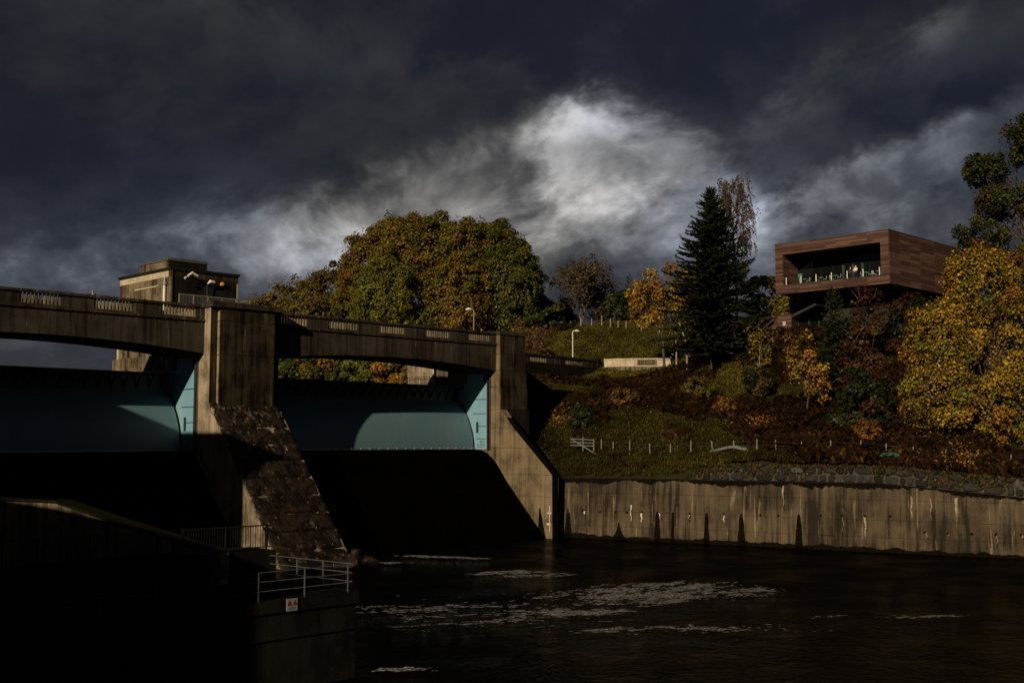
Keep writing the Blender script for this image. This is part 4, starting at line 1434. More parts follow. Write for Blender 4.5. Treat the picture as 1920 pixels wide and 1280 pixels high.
# ------------------------------------------------------------------ fences on the bank
fp = [(36.1, -9.3), (36.4, -10.7), (36.8, -12.7), (37.2, -15.1), (37.6, -17.5), (38.0, -19.8), (38.3, -22.3), (38.6, -24.7), (38.9, -27.2), (39.1, -29.3), (39.9, -31.7), (40.8, -34.3), (41.6, -37.0), (42.3, -39.2), (43.0, -41.5), (43.8, -44.3), (44.6, -47.0), (45.2, -49.7), (46.0, -52.5)]
PM = mesh_of(MB().lathe((0, 0, 0), [(0.06, 0), (0.055, 0.7), (0.055, 1.0), (0.02, 1.06)], 7), 'post', 'timber_grey')
wf = thing('wire_fence', (40.0, -28.0, 8.5), 'low timber post and wire fence along the grass bank above the river wall', 'fence')
rnd = random.Random(2)
tops = []
for x, y in fp:
    z = gz(x, y)
    h = rnd.uniform(1.05, 1.3)
    link_obj('post', PM, wf, (x, y, z - 0.15), (rnd.uniform(-0.05, 0.05), rnd.uniform(-0.05, 0.05), 0), (1, 1, h))
    tops.append((x, y, z + h - 0.3))
for dz in (0.0, -0.35, -0.6):
    MB().tube([(a, b, c + dz) for a, b, c in tops], 0.008, 4).build('wire', 'galvanised', wf)
mp = [(78.6, 33.1), (79.7, 31.9), (81.0, 30.7), (82.1, 29.5), (83.1, 28.5), (83.2, 27.0), (83.4, 25.5), (83.9, 22.8), (84.4, 19.6), (84.8, 15.4), (84.7, 12.7), (83.9, 7.9)]
mf = thing('post_fence', (82.0, 25.0, 28.0), 'row of pale timber fence posts along the top of the grass mound', 'fence')
for i, (x, y) in enumerate(mp):
    link_obj('post', PM, mf, (x, y, gz(x, y) - 0.2), (0, 0, 0), (1.7, 1.7, 1.95 if i == 3 else 1.5))
for dz in (0.5, 0.9):
    MB().tube([(x, y, gz(x, y) + dz) for x, y in mp], 0.01, 4).build('wire', 'galvanised', mf)
# timber stile
stl = thing('timber_stile', (34.9, -7.4, gz(34.9, -7.4)), 'small pale blue timber gate leaning on the bank beside the abutment', 'gate')
zs = gz(34.9, -7.4)
MB().tube([(35.3, -8.9, zs + 0.2), (35.3, -8.9, zs + 2.0)], 0.07, 4).build('post', 'timber_blue', stl)
MB().tube([(34.9, -7.7, zs + 0.7), (34.9, -7.7, zs + 2.2)], 0.06, 4).build('post', 'timber_blue', stl)
for k in range(3):
    MB().tube([(34.5, -6.2, zs + 2.05 - 0.35 * k), (35.3, -8.95, zs + 1.9 - 0.33 * k)], 0.05, 4).build('rail', 'timber_blue', stl)
MB().tube([(34.5, -6.2, zs + 2.1), (35.4, -9.6, zs + 0.15)], 0.06, 4).build('brace', 'timber_blue', stl)


def hump(p0, p1, h, mat, label):
    """arched board lying on the bank"""
    a, b = Vector((*p0, 0)), Vector((*p1, 0))
    L = (b - a).length
    d = (b - a) / L
    n = Vector((-d.y, d.x, 0))
    V, F = [], []
    K = 10
    for i in range(K + 1):
        q = a + d * L * i / K
        z = gz(q.x, q.y) + 0.25 + h * math.sin(math.pi * i / K)
        for tt, dz in ((-0.35, -0.25), (0.0, 0.0), (0.45, -0.1), (0.45, -0.16), (-0.0, -0.07), (-0.3, -0.3)):
            w = q + n * tt
            V.append((w.x, w.y, z + dz))
    for i in range(K):
        for k in range(6):
            F.append((6 * i + k, 6 * i + (k + 1) % 6, 6 * i + 6 + (k + 1) % 6, 6 * i + 6 + k))
    F += [(0, 1, 2, 3, 4, 5), tuple(6 * K + k for k in (5, 4, 3, 2, 1, 0))]
    o = MB().add(V, F).build('arched_board', mat)
    tag(o, label, 'board', 'arched boards on the bank')


hump((38.2, -22.2), (38.7, -26.2), 0.30, 'tarp_pale', 'long pale arched board on the bank, nearest the abutment')
hump((39.3, -31.2), (39.8, -33.2), 0.30, 'tarp_pale', 'short pale arched board on the bank below a fence post')
hump((41.2, -38.4), (42.2, -41.2), 0.42, 'tarp_green', 'green arched board on the bank, rightmost of the three')

# ------------------------------------------------------------------ left foreground: tailrace platform and dividing wall
pf = thing('tailrace_platform', (-50.0, -46.0, -3.0), 'dark concrete tailrace platform in the left foreground', 'platform')
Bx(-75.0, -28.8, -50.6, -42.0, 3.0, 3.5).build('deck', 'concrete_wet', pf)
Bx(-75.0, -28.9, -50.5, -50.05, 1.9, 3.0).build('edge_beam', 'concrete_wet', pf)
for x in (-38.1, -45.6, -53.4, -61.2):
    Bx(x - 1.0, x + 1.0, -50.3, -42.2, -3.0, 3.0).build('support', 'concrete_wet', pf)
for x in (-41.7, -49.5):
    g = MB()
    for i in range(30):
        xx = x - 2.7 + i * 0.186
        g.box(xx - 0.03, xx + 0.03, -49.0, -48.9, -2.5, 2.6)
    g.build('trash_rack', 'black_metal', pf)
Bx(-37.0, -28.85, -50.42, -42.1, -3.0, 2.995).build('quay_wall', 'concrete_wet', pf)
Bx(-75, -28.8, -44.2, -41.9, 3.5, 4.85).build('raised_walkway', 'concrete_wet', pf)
hr = thing('hand_rail', (-33.0, -50.4, 3.5), 'three bar steel hand rail along the edge of the dark platform', 'railing')
for i in range(14):
    x = -29.3 - i * 2.25
    piece('post', 'galvanised' if i < 3 else 'black_metal', x - 0.02, x + 0.02, -50.48, -50.42, 3.5, 4.66, hr)  # posts left of the shade line go black to paint the shade
for z in (4.66, 4.28, 3.9):
    MB().tube([(-33.8, -50.45, z), (-29.1, -50.45, z), (-28.95, -50.3, z), (-29.4, -44.6, z)], 0.021, 6).build('rail', 'galvanised', hr)
    MB().tube([(-62, -50.45, z), (-33.9, -50.45, z)], 0.028, 6).build('rail', 'black_metal', hr)  # black finish stands for the shade on this stretch of rail
for y in (-48.5, -46.5):
    piece('post', 'galvanised', -29.2, -29.14, y, y + 0.06, 3.5, 4.66, hr)
for i, (xa, xb) in enumerate(((-33.6, -28.9), (-44.5, -34.9))):
    bf = thing('bar_fence', ((xa + xb) / 2, -43.9, 4.85), ('black upright bar fence in front of the foot of the broken pier' if i == 0 else 'black upright bar fence in front of the mossy dividing wall'), 'fence', 'bar fences on the tailrace walkway')
    Bx(xa, xb, -43.93, -43.87, 5.98, 6.04).build('top_rail', 'black_metal', bf)
    Bx(xa, xb, -43.93, -43.87, 4.98, 5.03).build('bottom_rail', 'black_metal', bf)
    n = int((xb - xa) / 0.135)
    for k in range(n):
        x = xa + 0.06 + k * 0.135
        piece('bar', 'black_metal', x - 0.012, x + 0.012, -43.91, -43.89, 5.03, 5.98, bf)
    for x in np.arange(xa + 0.03, xb, 2.2):
        piece('post', 'black_metal', x - 0.03, x + 0.03, -43.95, -43.89, 4.85, 6.08, bf)
# danger sign
sg = thing('warning_sign', (-32.3, -50.5, 3.08), 'small white warning sign with two dark red triangles on the platform edge', 'sign')
Bx(-32.55, -32.03, -50.66, -50.605, 3.02, 3.52).build('board', 'sign_white', sg)
for x in (-32.42, -32.16):
    MB().prism([(x - 0.115, 3.25), (x + 0.115, 3.25), (x, 3.47)], 'y', -50.668, -50.661).build('triangle', 'sign_red', sg)
for z, w in ((3.19, 0.10), (3.14, 0.17), (3.09, 0.15)):
    Bx(-32.29 - w, -32.29 + w, -50.666, -50.661, z - 0.014, z + 0.014).build('print_line', 'sign_print', sg)
# dividing wall
dw = thing('dividing_wall', (-36.0, -30.0, -3.0), 'dark concrete dividing wall with a mossy sloping top behind the bar fence', 'wall')
prof = [(-38.0, -9.0, 7.0), (-37.2, -24.0, 6.95), (-36.5, -31.0, 6.95), (-35.9, -36.0, 7.0), (-34.6, -40.0, 6.1), (-32.2, -44.3, 4.9)]
for (xa, ya, za), (xb, yb, zb) in zip(prof[:-1], prof[1:]):
    for nm, t0, t1, dz0, dz1, mt in (('wall_panel', 0.0, 0.8, None, 0.0, 'concrete_tower'), ('mossy_top', -0.06, 0.86, 0.003, 0.12, 'concrete_mossy')):
        q = [(xa + t0, ya), (xb + t0, yb), (xb + t1, yb), (xa + t1, ya)]
        z0 = [-3.0] * 4 if dz0 is None else [za + dz0, zb + dz0, zb + dz0, za + dz0]
        z1 = [za + dz1, zb + dz1, zb + dz1, za + dz1]
        Vv = [(x, y, z) for (x, y), z in zip(q, z0)] + [(x, y, z) for (x, y), z in zip(q, z1)]
        MB().add(Vv, [(0, 1, 2, 3), (4, 7, 6, 5), (0, 4, 5, 1), (1, 5, 6, 2), (2, 6, 7, 3), (3, 7, 4, 0)]).build(nm, mt, dw)
# left pier that ends the left span
lp = MB().prism([(-12.5, -3.0), (18.0, -3.0), (18.0, 17.5), (7.0, 17.5), (7.0, 22.0), (-1.0, 22.0), (-1.0, 13.3)], 'x', -43.4, -36.21).build('bridge_pier', 'concrete_dark')
tag(lp, 'concrete pier that carries the far left end of the bridge', 'pier', 'concrete supports of the road bridge')
# power station on the left bank, beyond the left edge of the picture
ps = thing('power_station', (-60.0, -20.0, -3.0), 'tall plain power station on the left bank with an added wing that shades the platform', 'building')
Bx(-75.0, -45.0, -20.6, 16.0, -3.0, 26.0).build('turbine_hall', 'concrete_tower', ps)
Bx(-75.3, -44.7, -20.9, 16.3, 26.0, 26.5).build('roof', 'roof_slate', ps)
Bx(-76.0, -60.0, -60.0, -20.7, -3.0, 16.4).build('shade_wing', 'concrete_tower', ps)  # unseen wing, added to throw shade on the platform
Bx(-76.3, -59.8, -60.2, -20.95, 16.4, 16.8).build('roof', 'roof_slate', ps)
for i in range(5):
    y = -17.0 + i * 6.4
    w_ = Bx(-45.0, -44.9, y, y + 3.0, 6.0, 20.0).build('window', 'black_metal', ps)
    Bx(-44.9, -44.86, y + 0.15, y + 2.85, 6.15, 19.85).build('pane', 'glass_dark', w_)


# ------------------------------------------------------------------ foam on the river
def foam(name, c, ang, la, lb, cell, thr, seed, label, lift=0.02):
    """a broken sheet of foam: an ellipse of small cells kept where the noise is high"""
    ca, sa = math.cos(R(ang)), math.sin(R(ang))
    nx, ny = int(2 * la / cell), int(2 * lb / cell)
    a = (np.arange(nx + 1) / nx * 2 - 1) * la
    b = (np.arange(ny + 1) / ny * 2 - 1) * lb
    A, B = np.meshgrid(a, b)
    A, B = A.ravel(), B.ravel()
    q = np.column_stack([A * 0.35, B * 1.0, np.zeros(len(A))])
    w = fbm(q * 0.8 + seed, seed, 4) - 0.5
    n = fbm(np.column_stack([A * 0.45 + w * 3.5, B * 1.3 + w * 6.0, np.full(len(A), seed * 1.7)]), seed, 4)
    n2 = fbm(np.column_stack([A * 2.2 + w * 5, B * 6.5 + w * 9, np.full(len(A), seed * 0.7)]), seed + 9, 3)
    r2 = (A / la) ** 2 + (B / lb) ** 2
    k = 0.5 * n + 0.5 * n2 - thr - 0.20 * r2
    z = WZ + lift + np.clip(k, 0, 0.2) * 0.25 + 0.015 * fbm(q * 9, seed + 3, 2)
    J, I = np.meshgrid(np.arange(ny), np.arange(nx), indexing='ij')
    i0 = (J * (nx + 1) + I).ravel()
    q4 = np.column_stack([i0, i0 + 1, i0 + nx + 2, i0 + nx + 1])
    q4 = q4[k[q4].sum(1) > 0]
    F = []
    if len(q4):
        used, inv = np.unique(q4, return_inverse=True)
        F = [tuple(int(v_) for v_ in r_) for r_ in inv.reshape(-1, 4)]
        V = [(c[0] + A[i] * ca - B[i] * sa, c[1] + A[i] * sa + B[i] * ca, z[i]) for i in used]
    if not F:
        return
    o = MB().add(V, F).build(name, 'foam', None, True)
    tag(o, label, None, None, 'stuff')


foam('foam', (2.5, -42.5), -20, 9.0, 5.5, 0.07, 0.435, 3, 'large grey patch of swirling foam in the middle of the river')
foam('foam', (-8.0, -44.3), -40, 5.0, 1.8, 0.06, 0.45, 5, 'long streak of foam left of the large patch')
foam('foam', (8.3, -14.8), -62, 4.8, 1.0, 0.06, 0.37, 6, 'pale streak of foam at the foot of the right spillway')
foam('foam', (1.4, -14.6), -40, 3.0, 1.0, 0.06, 0.41, 9, 'white splashing foam at the foot of the broken pier')
foam('foam', (-26.6, -50.3), -45, 2.2, 0.6, 0.045, 0.43, 12, 'small streak of foam beside the platform corner')
foam('foam', (-31.5, -51.8), -15, 3.0, 0.35, 0.045, 0.45, 14, 'thin line of foam along the foot of the platform')
foam('foam', (4.0, -28.5), -45, 4.5, 3.0, 0.07, 0.48, 16, 'scattered flecks of foam towards the right spillway')
foam('foam', (-8.5, -53.0), -45, 10.0, 2.2, 0.06, 0.535, 18, 'thin broken lines of foam nearest the viewer')
foam('foam', (4.0, -59.0), -42, 8.0, 1.2, 0.06, 0.525, 22, 'thin line of foam low at the right')
foam('foam', (-13.0, -40.0), -45, 13.0, 9.0, 0.08, 0.535, 25, 'sparse flecks of foam on the dark pool')
# boulder of broken concrete at the toe of the pier
rk = MB()
N1, N2 = 14, 9
V, F = [], []
for j in range(N2):
    ph = math.pi * (j / (N2 - 1)) * 0.5
    for i in range(N1):
        th = 2 * math.pi * i / N1
        q = np.array([[math.cos(th) * 1.3 + 5, math.sin(th) * 1.3, ph * 2]])
        r_ = 1.0 + 1.1 * (float(fbm(q * 1.7, 40, 3)[0]) - 0.5)
        V.append((-1.2 + 2.4 * r_ * math.cos(th) * math.cos(ph), -13.9 + 1.6 * r_ * math.sin(th) * math.cos(ph), -0.9 + 1.7 * r_ * math.sin(ph) ** 0.7))
for j in range(N2 - 1):
    for i in range(N1):
        F.append((j * N1 + i, j * N1 + (i + 1) % N1, (j + 1) * N1 + (i + 1) % N1, (j + 1) * N1 + i))
o = MB().add(V, F).build('boulder', 'slope_broken')
tag(o, 'wet boulder at the toe of the broken pier', 'boulder')

# ------------------------------------------------------------------ vegetation
def leaf_mesh(name, c, nrm, size, col, rng, aspect=0.5, parent=None):
    """many small pointed leaves (one quad each) with a colour per leaf"""
    n = len(c)
    nrm = nrm / (np.linalg.norm(nrm, axis=1)[:, None] + 1e-9)
    a = rng.normal(size=(n, 3))
    t = a - (a * nrm).sum(1)[:, None] * nrm
    t /= np.linalg.norm(t, axis=1)[:, None] + 1e-9
    b = np.cross(nrm, t)
    s = size[:, None] * 0.5
    V = np.empty((n, 4, 3))
    V[:, 0] = c - t * s
    V[:, 1] = c + b * s * aspect * 2 + nrm * s * 0.15
    V[:, 2] = c + t * s
    V[:, 3] = c - b * s * aspect * 2 + nrm * s * 0.15
    return quads(name, V, col, parent)


def quads(name, V, col, parent, mat='leaf'):
    n = len(V)
    at = np.array(WL[parent.name]) if parent is not None else np.zeros(3)
    me = bpy.data.meshes.new(name)
    me.vertices.add(4 * n)
    me.vertices.foreach_set('co', (V.reshape(-1, 3) - at).astype(np.float32).ravel())
    me.loops.add(4 * n)
    me.loops.foreach_set('vertex_index', np.arange(4 * n, dtype=np.int32))
    me.polygons.add(n)
    me.polygons.foreach_set('loop_start', np.arange(0, 4 * n, 4, dtype=np.int32))
    me.polygons.foreach_set('loop_total', np.full(n, 4, dtype=np.int32))
    me.update(calc_edges=True)
    ca = me.color_attributes.new('Col', 'FLOAT_COLOR', 'POINT')
    rgba = np.ones((n, 4, 4), np.float32)
    rgba[:, :, :3] = np.clip(col, 0, 1)[:, None, :]
    ca.data.foreach_set('color', rgba.ravel())
    add_mats(me, mat)
    return link_obj(name, me, parent, at)


def pick(pal, w, rng, n):
    pal = np.array(pal)
    w = np.array(w, float)
    return pal[rng.choice(len(pal), n, p=w / w.sum())]


def make_boughs(env, n, rr, rng):
    """bough centres over the shell of an ellipsoid envelope (centre, radii)"""
    out = []
    (c, r) = env
    k = 0
    for i in range(n):
        zf = 1 - 2 * (i + 0.5) / n
        th = i * 2.39996 + rng.uniform(-0.5, 0.5)
        zf = max(-0.85, min(1, zf + rng.uniform(-0.15, 0.15)))
        q = math.sqrt(max(0, 1 - zf * zf))
        br = rng.uniform(*rr)
        f = rng.uniform(0.62, 0.95)
        d = np.array([q * math.cos(th), q * math.sin(th), zf])
        out.append((np.array(c) + d * np.array(r) * f, br))
    return out


def broadleaf(name, base, envs, label, cat, pal, wts, nleaf, lsize, seed, group=None, nb=26, rr=(1.3, 2.4), trunk_r=0.35, bark='bark', flat=0.75, inner=0.5, jit=0.30, dens_top=0.0, limbs=True, aspect=0.5, shell=0.0):
    rng = np.random.default_rng(seed)
    tr_ = thing(name, base, label, cat, group)
    boughs = []
    for env in envs:
        boughs += make_boughs(env, nb, rr, rng)
    # leaves
    tot = sum(b[1] ** 2 for b in boughs)
    Cc, Nn, Co = [], [], []
    ec = np.mean([np.array(e[0]) for e in envs], axis=0)
    for c, r_ in boughs:
        m = max(8, int(nleaf * r_ ** 2 / tot))
        d = rng.normal(size=(m, 3))
        d[:, 2] += 0.35
        d /= np.linalg.norm(d, axis=1)[:, None]
        lump = 0.75 + 0.5 * fbm(d * 1.7 + c * 0.37, seed, 3)
        rad = r_ * lump * (inner + (1 - inner) * rng.random(m) ** 0.6)
        p = c + d * rad[:, None] * np.array([1, 1, flat])
        base_c = pick(pal, wts, rng, 1)[0]
        leaf_c = pick(pal, wts, rng, m)
        col = base_c * 0.62 + leaf_c * 0.38
        col = col * (1 + rng.normal(size=(m, 1)) * jit)
        out = (p - ec)
        out /= np.linalg.norm(out, axis=1)[:, None] + 1e-9
        Cc.append(p)
        Nn.append(d * 0.7 + out * 0.5 + rng.normal(size=(m, 3)) * 0.55 + np.array([0, 0, 0.25]))
        Co.append(np.clip(col, 0.004, 0.9))
    if shell:
        # leaves that close the outline between the boughs
        palc = np.array(pal)
        order = np.argsort(palc.sum(1))
        for c, r_ in envs:
            m = int(nleaf * shell / len(envs))
            d = rng.normal(size=(m, 3))
            d /= np.linalg.norm(d, axis=1)[:, None]
            w = fbm(d * 3.2 + np.array(c) * 0.21, seed + 5, 2)
            w2 = fbm(d * 9.0 + np.array(c) * 0.4, seed + 6, 2)
            rad = (0.38 + 0.58 * w + 0.36 * w2) * (1 - 0.16 * rng.random(m) ** 2)
            p = np.array(c) + d * rad[:, None] * np.array(r_)
            ix = np.clip(((0.55 * w + 0.45 * rng.random(m)) * len(palc)).astype(int), 0, len(palc) - 1)
            Cc.append(p)
            Nn.append(d + rng.normal(size=(m, 3)) * 0.6 + np.array([0, 0, 0.25]))
            Co.append(np.clip(palc[order][ix] * (1 + rng.normal(size=(m, 1)) * jit), 0.004, 0.9))
    Cc, Nn, Co = np.concatenate(Cc), np.concatenate(Nn), np.concatenate(Co)
    sz = lsize * rng.uniform(0.6, 1.35, len(Cc))
    leaf_mesh('crown', Cc, Nn, sz, Co, rng, aspect, tr_)
    # trunk and limbs
    m = MB()
    top = ec + np.array([0, 0, 0.2])
    b0 = np.array(base, float) + np.array([0, 0, -0.3])
    mid = (b0 + top) / 2 + np.array([rng.uniform(-0.4, 0.4), rng.uniform(-0.4, 0.4), 0])
    m.tube([b0, b0 * 0.75 + mid * 0.25, mid, top], [trunk_r * 1.3, trunk_r, trunk_r * 0.8, trunk_r * 0.35], 8)
    if limbs:
        for c, r_ in boughs:
            if rng.random() > 0.5:
                continue
            f = rng.uniform(0.0, 0.95)
            st = mid * (1 - f) + top * f if rng.random() < 0.75 else b0 * 0.3 + mid * 0.7
            L_ = np.linalg.norm(c - st)
            m1 = st * 0.65 + c * 0.35 + rng.normal(size=3) * L_ * 0.10 + np.array([0, 0, -0.04 * L_])
            md = st * 0.3 + c * 0.7 + rng.normal(size=3) * L_ * 0.08 + np.array([0, 0, 0.05 * L_])
            m.tube([st, m1, md, c], [trunk_r * 0.26, trunk_r * 0.18, trunk_r * 0.11, trunk_r * 0.04], 5, False)
            for k in range(3):
                e = c + rng.normal(size=3) * r_ * 0.55
                m.tube([md * 0.4 + c * 0.6, e], [trunk_r * 0.08, 0.012], 4, False)
    m.build('trunk', bark, tr_, True)
    return tr_


# palettes: real leaf colours
OLIVE = (0.085, 0.082, 0.014)
GREEN = (0.060, 0.080, 0.014)
DGREEN = (0.026, 0.042, 0.010)
LIME = (0.13, 0.15, 0.018)
GOLD = (0.34, 0.215, 0.022)
YEL = (0.42, 0.30, 0.030)
AMBER = (0.26, 0.125, 0.018)
RUST = (0.17, 0.070, 0.018)
BROWN = (0.095, 0.055, 0.022)
MAROON = (0.055, 0.016, 0.010)
DK = (0.016, 0.024, 0.008)


def E(x, y, z, a, b, c):
    return ((x, y, z), (a, b, c))


big = 'autumn oaks behind the bridge'
OK1 = (0.135, 0.120, 0.016)
OK2 = (0.19, 0.125, 0.018)
broadleaf('oak_tree', (69.2, 88.0, 22.0), [E(70.5, 86.5, 34.5, 7.0, 7.0, 9.8), E(66.0, 91.0, 33.6, 6.4, 6.4, 8.6), E(61.5, 95.5, 31.0, 5.6, 5.6, 7.2)], 'olive brown oak, leftmost and lowest of the trees behind the bridge', 'tree',
          [OK1, BROWN, OK2, GREEN], [4, 2.0, 2, 1.6], 60000, 0.36, 1, big, 60, (0.9, 1.9), inner=0.15, shell=0.22)
broadleaf('oak_tree', (75.4, 79.0, 22.0), [E(75.0, 79.5, 40.0, 7.8, 7.8, 11.6), E(79.0, 77.0, 46.5, 6.8, 6.8, 7.0)], 'rusty topped oak at the upper left of the big tree mass', 'tree',
          [RUST, BROWN, OK1, OK2], [1.6, 1.6, 4, 2], 66000, 0.36, 2, big, 95, (0.9, 1.9), inner=0.15, shell=0.22)
broadleaf('oak_tree', (85.4, 66.5, 23.0), [E(86.5, 66.0, 43.0, 7.4, 7.4, 9.6), E(82.0, 71.0, 44.4, 7.0, 7.0, 8.8), E(91.0, 62.5, 42.6, 6.2, 6.2, 9.2)], 'tall broad oak crowning the middle of the tree mass', 'tree',
          [OK1, GREEN, OK2, RUST, DGREEN], [5, 4, 1.6, 0.7, 1.2], 92000, 0.36, 3, big, 85, (0.9, 1.9), 0.6, inner=0.15, shell=0.22)
broadleaf('oak_tree', (66.1, 65.6, 20.0), [E(66.0, 65.6, 33.6, 6.4, 6.4, 10.0)], 'bright green oak at the front left of the tree mass', 'tree',
          [LIME, OK1, GREEN, OK2], [4, 4, 2, 1.2], 46000, 0.34, 4, big, 130, (0.8, 1.7), inner=0.15, shell=0.22)
broadleaf('oak_tree', (77.0, 59.0, 20.0), [E(77.0, 58.9, 33.6, 7.0, 7.0, 10.0)], 'amber and olive oak at the front middle of the tree mass', 'tree',
          [OK2, OK1, RUST, GREEN, AMBER], [3, 4, 0.8, 2.6, 1], 46000, 0.34, 5, big, 130, (0.8, 1.7), inner=0.15, shell=0.22)
broadleaf('oak_tree', (86.2, 55.3, 22.0), [E(86.8, 54.6, 36.5, 6.4, 6.4, 10.8)], 'dark green oak at the right end of the tree mass behind the lamp', 'tree',
          [GREEN, DGREEN, OK1, LIME], [4, 4, 2, 0.7], 46000, 0.34, 6, big, 130, (0.8, 1.7), inner=0.15, shell=0.22)
broadleaf('oak_tree', (71.8, 62.4, 20.0), [E(71.8, 62.4, 28.0, 4.6, 4.6, 6.2)], 'low green oak filling the gap between the two front oaks', 'tree',
          [OK1, GREEN, DGREEN, OK2], [3, 3, 2, 1], 18000, 0.34, 31, big, 50, (0.8, 1.6), 0.2, inner=0.15, shell=0.22)
broadleaf('riverside_tree', (49.4, 61.0, 14.0), [E(49.6, 61.0, 21.3, 4.2, 4.2, 4.4), E(46.5, 65.5, 20.5, 3.2, 3.2, 3.4)], 'low dark green tree seen under the left of the right span', 'tree',
          [GREEN, DGREEN, OLIVE, AMBER], [4, 3, 3, 1], 9000, 0.5, 7, 'trees seen under the bridge', 20, (1.1, 2.0), 0.22)
broadleaf('riverside_tree', (55.2, 48.0, 15.5), [E(55.4, 47.8, 21.3, 4.4, 4.4, 4.3)], 'golden orange tree seen under the right span beside the small concrete block', 'tree',
          [AMBER, GOLD, OLIVE, GREEN], [4, 2.5, 3, 1], 9000, 0.5, 8, 'trees seen under the bridge', 30, (1.0, 1.8), 0.22)
broadleaf('riverside_tree', (52.3, 54.5, 14.5), [E(52.3, 54.5, 20.3, 3.0, 3.0, 3.6)], 'bright green shrub like tree between its neighbours under the right span', 'tree',
          [LIME, GREEN, OLIVE], [2, 3, 2], 5000, 0.48, 9, 'trees seen under the bridge', 18, (0.9, 1.6), 0.18)


# bare and half bare trees: recursive twigs
def twig_tree(name, base, label, cat, seed, height, spread, mat, levels, nleaf, lsize, pal, wts, group=None, stems=1, r0=0.3, up=0.55, first=0.35, droop=0.0, kids=(3, 5)):
    rng = np.random.default_rng(seed)
    t_ = thing(name, base, label, cat, group)
    m = MB()
    tips = []

    def grow(p, d, L, r_, lev):
        pts = [p]
        q, dd = p.copy(), d.copy()
        k = 4 if lev < 2 else 3
        for i in range(k):
            dd = dd + rng.normal(size=3) * 0.16 + np.array([0, 0, up * 0.10 - droop * 0.12 * lev])
            dd /= np.linalg.norm(dd)
            q = q + dd * L / k
            pts.append(q.copy())
        m.tube(pts, [max(0.012, r_ * (1 - 0.6 * i / k)) for i in range(k + 1)], 6 if lev < 1 else (4 if lev < 3 else 3), False)
        if lev >= levels - 2:
            for q_ in pts[1:]:
                tips.append(q_)
        if lev + 1 < levels:
            for i in range(rng.integers(kids[0], kids[1] + 1)):
                f = rng.uniform(first if lev == 0 else 0.3, 1.0)
                s = pts[0] * (1 - f) + pts[-1] * f if len(pts) < 3 else pts[min(len(pts) - 1, int(f * (len(pts) - 1) + 0.5))]
                a = rng.normal(size=3)
                a -= a.dot(dd) * dd
                a /= np.linalg.norm(a)
                nd = dd * rng.uniform(0.35, 0.75) + a * spread * rng.uniform(0.6, 1.1)
                nd[2] += up * 0.25
                nd /= np.linalg.norm(nd)
                grow(s, nd, L * rng.uniform(0.5, 0.72), r_ * 0.5, lev + 1)
    for s in range(stems):
        d0 = np.array([rng.normal() * 0.12 * (stems > 1) * 3, rng.normal() * 0.12 * (stems > 1) * 3, 1.0])
        d0 /= np.linalg.norm(d0)
        grow(np.array(base, float) + np.array([0, 0, -0.25]), d0, height * rng.uniform(0.5, 0.62), r0, 0)
    m.build('trunk', mat, t_)
    if nleaf:
        tips = np.array(tips)
        p = tips[rng.integers(0, len(tips), nleaf)] + rng.normal(size=(nleaf, 3)) * 0.22
        if droop:
            p[:, 2] -= rng.random(nleaf) * droop * 2.0
        col = pick(pal, wts, rng, nleaf) * (1 + rng.normal(size=(nleaf, 1)) * 0.3)
        leaf_mesh('crown', p, rng.normal(size=(nleaf, 3)) + np.array([0, 0, 0.4]), lsize * rng.uniform(0.6, 1.3, nleaf), np.clip(col, 0.004, 1), rng, 0.5, t_)
    return t_


GREYB = (0.070, 0.055, 0.034)
twig_tree('half_bare_tree', (100.8, 52.0, 27.5), 'grey brown half bare round tree right of the big tree mass', 'tree', 41, 19.0, 1.15, 'twig_grey', 5, 7000, 0.36, [GREYB, BROWN, OLIVE], [4, 2, 1], r0=0.36, first=0.4, kids=(5, 6))
broadleaf('thicket_tree', (103.6, 59.0, 28.0), [E(103.6, 59.0, 33.5, 3.8, 3.8, 4.0)], 'dark thicket tree behind the left end of the mound', 'tree', [DGREEN, BROWN, DK], [3, 3, 3], 4000, 0.5, 51, 'dark trees behind the mound', 16, (1.2, 2.0))
broadleaf('thicket_tree', (102.4, 43.2, 28.0), [E(102.4, 43.2, 33.0, 3.8, 3.8, 4.6)], 'dark thicket tree behind the middle of the mound fence', 'tree', [BROWN, DGREEN, DK], [3, 2, 3], 4000, 0.5, 52, 'dark trees behind the mound', 16, (1.2, 2.0))
broadleaf('thicket_tree', (99.0, 33.5, 28.0), [E(99.0, 33.5, 32.0, 3.2, 3.2, 4.2)], 'dark thicket tree left of the golden tree', 'tree', [DK, DGREEN, BROWN], [3, 2, 2], 3500, 0.5, 53, 'dark trees behind the mound', 14, (1.1, 1.9))
broadleaf('thicket_tree', (94.0, 52.0, 26.0), [E(93.6, 52.0, 31.0, 3.6, 3.6, 4.6)], 'dark thicket tree between the big tree mass and the grey tree', 'tree', [DK, DGREEN, OLIVE], [3, 3, 1], 4200, 0.5, 54, 'dark trees behind the mound', 16, (1.1, 1.9))
twig_tree('bare_shrub', (57.0, 21.2, 20.5), 'bare orange brown shrub above the road balustrade beside the abutment', 'shrub', 61, 6.4, 0.75, 'twig', 4, 1700, 0.26, [RUST, BROWN, AMBER], [2, 2, 1], stems=7, r0=0.10, first=0.2, kids=(4, 6))

